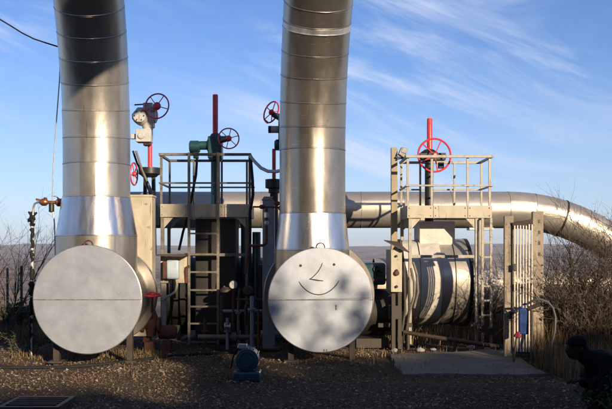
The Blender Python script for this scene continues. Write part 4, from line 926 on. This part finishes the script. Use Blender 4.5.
for (a, b_), (c, d) in zip(cs_, cs_[1:] + cs_[:1]):
    for k in range(7):
        f_ = k / 7; ring_.append(gp_(a + (c - a) * f_ + rs3.uniform(-1.2, 1.2), b_ + (d - b_) * f_ + rs3.uniform(-.5, .5), -.02))
sl = MB().prism(ring_, (0, 0, .055)).build('concrete_slab', 'slabconc', bevel=.006)
tag(sl, 'flat weathered concrete slab on the ground in front of right platform', 'slab')
lr = thing('low_rail', 'dark low pipe rail on short stubs sloping before the right platform', 'rail', gp_(450, 352))
m = MB(); m.path([P(404, 332, 13.7), P(430, 336.5, 13.6), P(500, 347, 13.1)], .035, 10); m.build('rail', 'darkframe', lr)
for px, py in ((408, 333), (455, 340.5), (496, 346.6)):
    q = P(px, py, 13.7 if px < 420 else (13.4 if px < 470 else 13.13)); m = MB(); m.tube(q, (q.x, q.y, 0), .03); m.build('stub', 'darkframe', lr)
rr2 = random.Random(5)
def rock(c, r):
    m = MB(); m.ball((0, 0, 0), r, 8, 5, (rr2.uniform(.8, 1.4), rr2.uniform(.8, 1.2), rr2.uniform(.5, .8)))
    for q in m.v: q *= rr2.uniform(.85, 1.15)
    m.v = [q + Vector(c) for q in m.v]; return m
lab = ['rubble stone at left end of the slab back edge', 'rubble stone behind the middle of the slab', 'rubble stone at the back right of the slab', 'rounded stone at foot of the left gate post', 'small stone on the slab back edge below platform ladder', 'pale stone on the ground left of the slab', 'stone between slab and low rail']
for (px, py, r_), lb in zip(((420, 351, .06), (446, 349, .05), (470, 351, .06), (507, 357, .09), (487, 352, .05), (394, 352, .06), (433, 350, .045)), lab):
    tag(rock(gp_(px, py, r_ * .4), r_).build('stone', 'conc'), lb, 'stone', 'loose stones by the slab')

# ------------------------------------------------------------------ gravel (nobody could count it)
rg = np.random.default_rng(3)
def gravel(n):
    Yv = 8.2 + (15.8 - 8.2) * rg.random(n) ** 1.25; xv2 = (rg.random(n) * 2 - 1) * (Yv * .37 + .3)
    r_ = .0045 + .014 * rg.random(n) ** 4 + .022 * rg.random(n) ** 60
    base = np.array([(1, 0, 0), (-1, 0, 0), (0, 1, 0), (0, -1, 0), (0, 0, 1), (0, 0, -1)], float)
    fc = np.array([(0, 2, 4), (2, 1, 4), (1, 3, 4), (3, 0, 4), (2, 0, 5), (1, 2, 5), (3, 1, 5), (0, 3, 5)])
    sc3 = rg.uniform(.6, 1.5, (n, 6, 3)) * base[None]; sc3[:, :, 2] *= .65
    a = rg.random(n) * 6.28; ca, sa = np.cos(a), np.sin(a)
    vx = sc3[:, :, 0] * ca[:, None] - sc3[:, :, 1] * sa[:, None]; vy = sc3[:, :, 0] * sa[:, None] + sc3[:, :, 1] * ca[:, None]
    # tilt
    b_ = rg.normal(0, .4, n); vz = sc3[:, :, 2] * np.cos(b_)[:, None] + vx * np.sin(b_)[:, None]
    z0 = np.array([terrain(x, y) for x, y in zip(xv2, Yv)])
    V = np.stack([vx * r_[:, None] + xv2[:, None], vy * r_[:, None] + Yv[:, None], vz * r_[:, None] + (z0 + r_ * .25)[:, None]], -1)
    keep = ~((xv2 > X(384, 11.5)) & (xv2 < X(545, 11.3)) & (Yv > 10.9) & (Yv < 13.0))
    keep &= ~((xv2 > x0_ - .05) & (xv2 < x1_ + .05) & (Yv > 8.5) & (Yv < 9.16))
    pat = .5 + .28 * np.sin(xv2 * 2.3 + 1.1 * np.sin(Yv * 1.9)) + .28 * np.sin(Yv * 3.1 + 1.3 * np.sin(xv2 * 1.7 + 2)) + .2 * np.sin(xv2 * 7 + Yv * 5)
    keep &= rg.random(n) < np.clip(.25 + .8 * pat, .15, 1)
    V = V[keep]; n = len(V)
    return V.reshape(-1, 3), (fc[None] + 6 * np.arange(n)[:, None, None]).reshape(-1, 3)
V_, F_ = gravel(120000)
gv = raw('gravel', V_, F_, 'stones'); gv['kind'] = 'stuff'

# ------------------------------------------------------------------ dry grass (stuff)
def blades(n, fx, hgt, wid=.006, lean=.35):
    P0 = np.array([fx() for _ in range(n)])
    z0 = np.array([terrain(p[0], p[1]) for p in P0])
    h = hgt[0] + (hgt[1] - hgt[0]) * rg.random(n) ** 1.4; a = rg.random(n) * 6.28; b_ = rg.random(n) * 6.28; le = rg.random(n) * lean
    wv = np.stack([np.cos(a), np.sin(a), np.zeros(n)], -1) * wid
    lv_ = np.stack([np.cos(b_), np.sin(b_), np.zeros(n)], -1) * (h * le)[:, None]
    root = np.stack([P0[:, 0], P0[:, 1], z0 - .01], -1)
    mid = root + lv_ * .3; mid[:, 2] += h * .55
    tip = root + lv_; tip[:, 2] += h * (1 - le * .4)
    V = np.stack([root - wv, root + wv, mid - wv * .8, mid + wv * .8, tip], 1).reshape(-1, 3)
    f = np.array([(0, 1, 3), (0, 3, 2), (2, 3, 4)])
    return V, (f[None] + 5 * np.arange(n)[:, None, None]).reshape(-1, 3)
def zone(x0, x1, y0, y1): return lambda: (rg.uniform(x0, x1), rg.uniform(y0, y1))
allV = []; allF = []; off = 0
for args in ((9000, zone(1.2, 4.6, 14.2, 20.5), (.12, .42)), (26000, zone(3.3, 7.2, 12.2, 19), (.25, .75)), (5000, zone(3.2, 6, 10.3, 12.4), (.15, .5)), (900, zone(-4.4, -2.2, 12.6, 13.4), (.03, .12)), (6000, zone(-8, -4.0, 15, 21), (.12, .35)), (300, zone(-4.4, -1.5, 12.2, 13.2), (.03, .10)), (260, zone(-3.6, 2.2, 9.2, 12.2), (.02, .09)), (500, zone(.6, 3.4, 11.0, 14.2), (.03, .14))):
    v_, f_ = blades(*args); allV.append(v_); allF.append(f_ + off); off += len(v_)
dgz = raw('dry_grass', np.concatenate(allV), np.concatenate(allF), 'drygrass'); dgz['kind'] = 'stuff'

# ------------------------------------------------------------------ bare bushes and brambles
def grow(seed, base, h, spread, stems, levels, kids=4, lean=(0, 0)):
    r_ = random.Random(seed); segs = [[], []]   # thick, thin
    ends = []
    def br(p, d, L, rad, lv):
        n = 4; pts = [p.copy()]; dd = d.copy()
        for k in range(n):
            dd = (dd + Vector((r_.gauss(0, .16), r_.gauss(0, .16), r_.gauss(0, .12) + .03))).normalized()
            p = p + dd * L / n; pts.append(p.copy())
        rs = [rad * (1 - .6 * k / n) for k in range(n + 1)]
        segs[0 if lv <= 1 else 1].append((pts, rs)); ends.extend(pts[2:])
        if lv < levels:
            for _ in range(kids):
                f = r_.uniform(.25, 1); i = min(n - 1, int(f * n)); q = pts[i].lerp(pts[i + 1], f * n - i if i < n else 1)
                e = (dd + Vector((r_.gauss(0, .55), r_.gauss(0, .55), r_.gauss(.1, .4)))).normalized()
                br(q, e, L * r_.uniform(.45, .75), max(rad * .5, .0022), lv + 1)
    for _ in range(stems):
        a = r_.uniform(0, 6.28); rr_ = spread * .25 * r_.random()
        b0 = Vector(base) + Vector((math.cos(a) * rr_, math.sin(a) * rr_, -.03))
        d = Vector((math.cos(a) * spread * r_.uniform(.15, 1) + lean[0], math.sin(a) * spread * r_.uniform(.1, .8) + lean[1], 1)).normalized()
        br(b0, d, h * r_.uniform(.5, .8), .012 + .006 * h * .4, 0)
    return segs, ends
def tubes_np(lst, k=3):
    V = []; Fq = []
    o = 0
    for pts, rs in lst:
        for p, q, ra, rb_ in zip(pts, pts[1:], rs, rs[1:]):
            b, c = frame(q - p)
            for j in range(k): V.append(p + (b * math.cos(2.094 * j) + c * math.sin(2.094 * j)) * ra)
            for j in range(k): V.append(q + (b * math.cos(2.094 * j) + c * math.sin(2.094 * j)) * rb_)
            for j in range(k): Fq.append((o + j, o + (j + 1) % k, o + k + (j + 1) % k, o + k + j))
            o += 2 * k
    return np.array([tuple(v_) for v_ in V]), np.array(Fq)
def leaves_np(ends, n, size, jitter, seed):
    r_ = random.Random(seed); V = []; Fq = []
    for i in range(n):
        c = r_.choice(ends) + Vector((r_.gauss(0, jitter), r_.gauss(0, jitter), r_.gauss(0, jitter)))
        a = Vector((r_.gauss(0, 1), r_.gauss(0, 1), r_.gauss(0, 1))).normalized(); b = a.orthogonal().normalized(); s_ = size * r_.uniform(.6, 1.4)
        V += [c - a * s_, c + b * s_ * .45, c + a * s_, c - b * s_ * .45]; Fq.append((4 * i, 4 * i + 1, 4 * i + 2, 4 * i + 3))
    return np.array([tuple(v_) for v_ in V]), np.array(Fq)
def bush(name, label, cat, seed, x, y, h, spread, stems, levels, kids, leaves=0, lsize=.03, lmat='dryleaf', group=None, lean=(0, 0), z=None, jit=.03):
    zb = terrain(x, y) if z is None else z
    t = thing(name, label, cat, (x, y, zb), group)
    segs, ends = grow(seed, (0, 0, 0), h, spread, stems, levels, kids, lean)
    for nm, lst, mt in (('stem', segs[0], 'bark'), ('twig', segs[1], 'twig')):
        if lst: v_, f_ = tubes_np(lst); raw(nm, v_, f_, mt, t)['kind'] = 'stuff'
    if leaves: v_, f_ = leaves_np(ends, leaves, lsize, jit, seed + 1); raw('foliage', v_, f_, lmat, t)['kind'] = 'stuff'
    return t
GB = 'bare winter bushes around the yard'
bush('bare_bush', 'bare twiggy bush at the left edge of the picture', 'bush', 11, X(2, 15.5), 15.5, 2.15, .5, 8, 3, 4, group=GB)
bush('bare_bush', 'low dark leafy bush at lower left beside the fence posts', 'bush', 12, X(14, 16.2), 16.2, .7, .9, 9, 2, 5, 1600, .03, 'leaf', group=GB)
bush('bare_bush', 'small weed tuft in the shade left of the left drum', 'bush', 13, X(24, 13.2), 13.2, .42, .8, 7, 2, 4, 350, .02, 'leaf', group=GB)
bush('bare_bush', 'dense bare bush just right of the right gate post', 'bush', 21, X(556, 12.9), 12.9, 1.75, .5, 9, 3, 5, 250, .02, group=GB, lean=(.05, 0))
bush('bare_bush', 'tall bare bush in front of the bending pipe at far right', 'bush', 22, X(584, 12.7), 12.7, 1.35, .65, 14, 3, 5, 700, .022, group=GB)
bush('bare_bush', 'tallest bare bush cut by the right edge of the picture', 'bush', 23, X(610, 13.4), 13.4, 2.05, .45, 14, 3, 5, 500, .022, group=GB)
bush('bare_bush', 'low brown bramble below the header pipe at right', 'bush', 24, X(570, 13.2), 13.2, 0.9, 1.0, 13, 2, 6, 700, .025, group=GB)
bush('bare_bush', 'low dark bramble at far right edge behind the crouching person', 'bush', 25, X(602, 12.2), 12.2, 1.25, .9, 13, 3, 4, 700, .025, group=GB)
bush('bare_bush', 'dry bramble between right platform and gate behind the ladder', 'bush', 26, X(470, 17), 17, .9, .9, 10, 2, 5, 500, .025, group=GB)

bush('shade_bush', 'low dark bush added in the lower right corner to stand in for shade', 'bush', 51, 2.86, 7.72, .36, 1.0, 12, 2, 5, 2200, .022, 'leaf', group=GB)  # dark foliage added where the corner is only deep shade
# fence posts on the left
for px, yt, Yf, lb in ((7.5, 268, 17.5, 'left one of two thin dark fence posts at far left'), (21.5, 266, 17.0, 'right one of two thin dark fence posts at far left')):
    zt = Z(yt, Yf); q = MB(); q.lathe((X(px, Yf), Yf, -.1), (0, 0, 1), [(.028, 0), (.026, zt + .08), (.01, zt + .11)], 8); tag(q.build('fence_post', 'post'), lb, 'post', 'thin fence posts at far left')

# unseen scrub and slim tree, added behind the camera to shade the yard
GS = 'unseen scrub added behind the camera for its shade'
def clump_bush(name, label, x, seed, blobs, leaf):
    base = Vector((x, -18.2, crest(x) - .15)); t = thing(name, label, 'bush', base, GS); r_ = random.Random(seed); pts = []
    for (bx, bz, br_, n) in blobs:
        c = Vector((bx - x, r_.uniform(-.2, .2), bz - base.z))
        mb = MB().path([base + Vector((r_.uniform(-.1, .1), 0, 0)), base + c * .5 + Vector((r_.uniform(-.08, .08), 0, .1)), base + c], [.03, .02, .008], 6)
        mb.build('branch', 'bark', t)
        for _ in range(n):
            d = Vector((r_.gauss(0, 1), r_.gauss(0, 1), r_.gauss(0, 1))).normalized() * br_ * r_.random() ** .4; pts.append(c + d)
    v_, f_ = leaves_np(pts, len(pts) * 2, leaf, .03, seed); q = raw('foliage', v_, f_, 'leaf', t); q['kind'] = 'stuff'
    return t
KK = math.tan(R(SUN_EL)) / math.cos(R(SUN_AZ))
rb_ = random.Random(3)
clump_bush('shade_scrub', 'unseen dense scrub added on the bank crest to shade the left ladder', 15.4, 61, [(rb_.uniform(14.95, 15.95), KK * 18 + KK * rb_.uniform(11.5, 17.0), .30, 90) for _ in range(22)], .075)
YT2 = -7.0
def disc_ray(px, py): # spot in the crown whose shade lands on that spot of the smiling cap
    q = P(px, py, YD); return Vector((q.x + (q.y - YT2) * math.tan(R(SUN_AZ)), YT2, q.z + (q.y - YT2) * KK))
tb0 = Vector((disc_ray(362, 330).x + 1.0, YT2, 0)); dt = thing('roadside_tree', 'nearly bare tree beside the road behind the camera', 'tree', tb0)
fork = Vector((tb0.x - .2, YT2, 4.6))
MB().path([tb0, tb0 + Vector((.08, 0, 1.6)), tb0 + Vector((-.05, .05, 3.2)), fork], [.13, .11, .09, .07], 10).build('trunk', 'bark', dt)
pts = []; r_ = random.Random(8); tw = []
for (px, py, br_, n) in ((345, 285, .12, 12), (358, 298, .14, 20), (338, 303, .08, 7), (350, 322, .16, 22), (330, 326, .10, 10), (301, 292, .08, 6), (289, 277, .07, 5), (312, 340, .11, 10), (352, 272, .08, 8), (300, 316, .10, 8), (364, 312, .12, 16), (340, 340, .12, 14), (357, 334, .11, 12), (325, 300, .07, 4), (318, 320, .07, 5), (333, 285, .05, 3)):
    c = disc_ray(px, py) + Vector((0, r_.uniform(-.25, .25), 0))
    MB().path([fork, fork.lerp(c, .5) + Vector((0, r_.uniform(-.1, .1), .06)), c], [.022, .013, .006], 6).build('branch', 'bark', dt)
    for _ in range(n):
        d = Vector((r_.gauss(0, 1), r_.gauss(0, 1), r_.gauss(0, 1))).normalized() * br_ * r_.random() ** .5; pts.append(c + d - tb0)
        tw.append(([c - tb0, c + d * .6 + Vector((0, 0, .02)) - tb0, c + d * 1.3 - tb0], [.006, .004, .002]))
v_, f_ = leaves_np(pts, len(pts) * 3, .045, .03, 62); raw('foliage', v_, f_, 'leaf', dt)['kind'] = 'stuff'
v_, f_ = tubes_np(tw); raw('twig', v_, f_, 'bark', dt)['kind'] = 'stuff'
ct = thing('shade_tree', 'unseen slim tree added on the bank crest to shade the left platform', 'tree', (16.25, -18.3, crest(16.25) - .2))  # unseen crown added to darken part of the left platform
cz = math.tan(R(SUN_EL)) / math.cos(R(SUN_AZ)) * 32.4 + 1.6 - ct.location.z
MB().path([ct.location, ct.location + Vector((.03, 0, cz * .5)), ct.location + Vector((0, .02, cz + .9))], [.06, .05, .02], 8).build('trunk', 'bark', ct)
rc_ = random.Random(77); ends_ = []
for k in range(700):
    f_ = rc_.random(); a = rc_.uniform(0, 6.28); q = .36 * math.sin(math.pi * (.12 + .82 * f_)) ** .8 * rc_.random() ** .5
    ends_.append(Vector((math.cos(a) * q, math.sin(a) * q, cz + .2 + f_ * 1.6)))
v_, f_ = leaves_np(ends_, 1800, .09, .05, 78); raw('crown', v_, f_, 'leaf', ct)['kind'] = 'stuff'

# ------------------------------------------------------------------ crouching person
Yp = 8.0
ps = thing('person', 'person in dark cap and dark clothes crouching in shade facing left', 'person', (X(600, Yp), Yp, 0))
def skin(name, verts, edges, radii, mat, parent, root=0, sub=2):
    org = origin(parent); me = bpy.data.meshes.new(name); me.from_pydata([tuple(Vector(v_) - org) for v_ in verts], edges, [])
    o = bpy.data.objects.new(name, me); col.objects.link(o); o.parent = parent
    md = o.modifiers.new('skin', 'SKIN'); md.use_smooth_shade = True
    if not me.skin_vertices: me.attributes.new('x', 'FLOAT', 'POINT')
    bpy.context.view_layer.objects.active = o
    sv = me.skin_vertices[0].data if me.skin_vertices else None
    if sv is None: return o
    for i, r_ in enumerate(radii): sv[i].radius = (r_, r_) if not isinstance(r_, tuple) else r_
    sv[root].use_root = True
    sb = o.modifiers.new('sub', 'SUBSURF'); sb.levels = sub; sb.render_levels = sub
    me.materials.append(M[mat]); return o
hx_, hz_ = X(577, Yp), Z(347.5, Yp)
V = [(hx_ + .58, Yp, .30), (hx_ + .42, Yp, .42), (hx_ + .26, Yp, .50), (hx_ + .14, Yp, .54), (hx_ + .07, Yp, .60), (hx_ + .01, Yp, hz_),
     (hx_ + .22, Yp - .18, .52), (hx_ + .14, Yp - .24, .30), (hx_ + .06, Yp - .12, .40),
     (hx_ + .22, Yp + .18, .52), (hx_ + .14, Yp + .24, .30), (hx_ + .06, Yp + .02, .38),
     (hx_ + .54, Yp - .11, .28), (hx_ + .10, Yp - .17, .40), (hx_ + .34, Yp - .16, .10), (hx_ + .14, Yp - .17, .05),
     (hx_ + .54, Yp + .11, .28), (hx_ + .10, Yp + .17, .40), (hx_ + .34, Yp + .16, .10), (hx_ + .14, Yp + .17, .05)]
E = [(0, 1), (1, 2), (2, 3), (3, 4), (4, 5), (3, 6), (6, 7), (7, 8), (3, 9), (9, 10), (10, 11), (0, 12), (12, 13), (13, 14), (14, 15), (0, 16), (16, 17), (17, 18), (18, 19)]
RD = [.17, .165, .165, .135, .07, .08, .075, .05, .034, .075, .05, .034, .095, .07, .048, .042, .095, .07, .048, .042]
body = skin('body', V, E, RD, 'cloth', ps, 0, 3)
tx = bpy.data.textures.new('creases', 'CLOUDS'); tx.noise_scale = 0.11; tx.noise_depth = 3
dmod = body.modifiers.new('creases', 'DISPLACE'); dmod.texture = tx; dmod.strength = 0.05; dmod.mid_level = 0.5
# head with face
def head_mesh():
    m = MB(); rs = []
    prof = [(-.115, .045, .045, .0), (-.10, .060, .052, -.012), (-.07, .078, .062, -.012), (-.03, .090, .070, -.004), (.02, .098, .074, .0), (.06, .094, .072, .004), (.09, .074, .058, .008), (.112, .035, .03, .01)]
    for (z, rx, ry, ox) in prof:
        ring = []
        for j in range(24):
            a = 2 * math.pi * j / 24; x = -math.cos(a) * rx + ox; y = math.sin(a) * ry
            if abs(math.sin(a)) < .3 and math.cos(a) > 0:      # nose, lips, chin on the -x side
                x -= {-.03: .034, .02: .010, -.07: .016, -.10: .014}.get(z, 0) * (1 - abs(math.sin(a)) / .3 * .7)
            ring.append(Vector((hx_ - .0 + x, Yp + y, hz_ - .005 + z)))
        rs.append(ring)
    return m.rings(rs)
hm_ = head_mesh()
for q in hm_.v: q.x = hx_ + (q.x - hx_) * .88; q.y = Yp + (q.y - Yp) * .9; q.z = hz_ + (q.z - hz_) * .92
hd_ = hm_.build('head', 'skin', ps, sharp=80)
for sg in (-1, 1):
    m = MB(); m.ball((hx_ + .015, Yp + sg * .074, hz_ - .01), .03, 10, 6, (.7, .35, 1.1)); m.build('ear', 'skin', hd_)
    m = MB(); m.ball((hx_ - .083, Yp + sg * .032, hz_ + .012), .011, 10, 6); m.build('eye', 'ink', hd_)
m = MB(); m.ball((hx_ + .03, Yp, hz_ - .005), .085, 18, 10, (.8, .86, 1.05)); m.build('hair', 'cloth', ps)
m = MB(); m.lathe((hx_ + .004, Yp, hz_ + .035), (-.12, 0, 1), [(.091, 0), (.092, .018), (.088, .042), (.07, .064), (.04, .078), (.005, .082)], 24); cp_ = m.build('cap', 'cloth', ps)
m = MB(); m.prism([(hx_ - .06, Yp - .075, hz_ + .04), (hx_ - .095, Yp - .055, hz_ + .034), (hx_ - .110, Yp, hz_ + .03), (hx_ - .095, Yp + .055, hz_ + .034), (hx_ - .06, Yp + .075, hz_ + .04)], (0, 0, .008)); m.build('cap_peak', 'cloth', cp_)
for sg, c in ((-1, V[8]), (1, V[11])):
    c = Vector(c); hv = [c, c + Vector((-.05, 0, .0)), c + Vector((-.085, 0, -.005))]; he = [(0, 1), (1, 2)]; hr = [.026, (.03, .018), (.026, .016)]
    for k in range(4):
        y = (k - 1.5) * .018; L = (.062, .074, .07, .055)[k]; n0 = len(hv)
        hv += [c + Vector((-.09, y, -.006)), c + Vector((-.09 - L * .5, y * 1.1, -.014)), c + Vector((-.09 - L * .85, y * 1.1, -.04))]; he += [(2, n0), (n0, n0 + 1), (n0 + 1, n0 + 2)]; hr += [.009, .0085, .007]
    n0 = len(hv); hv += [c + Vector((-.045, -sg * .032, -.005)), c + Vector((-.075, -sg * .045, -.02))]; he += [(1, n0), (n0, n0 + 1)]; hr += [.010, .008]
    skin('hand', hv, he, hr, 'skin', ps, 0, 1)
for sg in (-1, 1):
    m = MB(); m.ball((hx_ + .24, Yp + sg * .165, .05), .07, 14, 8, (2.0, .7, .72)); m.build('shoe', 'leather', ps)

# ------------------------------------------------------------------ haze
m, t, b = newmat('haze_air'); t.nodes.remove(b)
pv = t.nodes.new('ShaderNodeVolumePrincipled'); pv.inputs['Density'].default_value = 0.00013; pv.inputs['Color'].default_value = (0.72, 0.80, 0.95, 1); pv.inputs['Anisotropy'].default_value = 0.0
t.links.new(pv.outputs[0], t.nodes['Material Output'].inputs['Volume']); M['haze'] = m
hzb = MB().span((-6000, -80, -60), (6000, 6500, 75)).build('haze', 'haze'); hzb['kind'] = 'stuff'
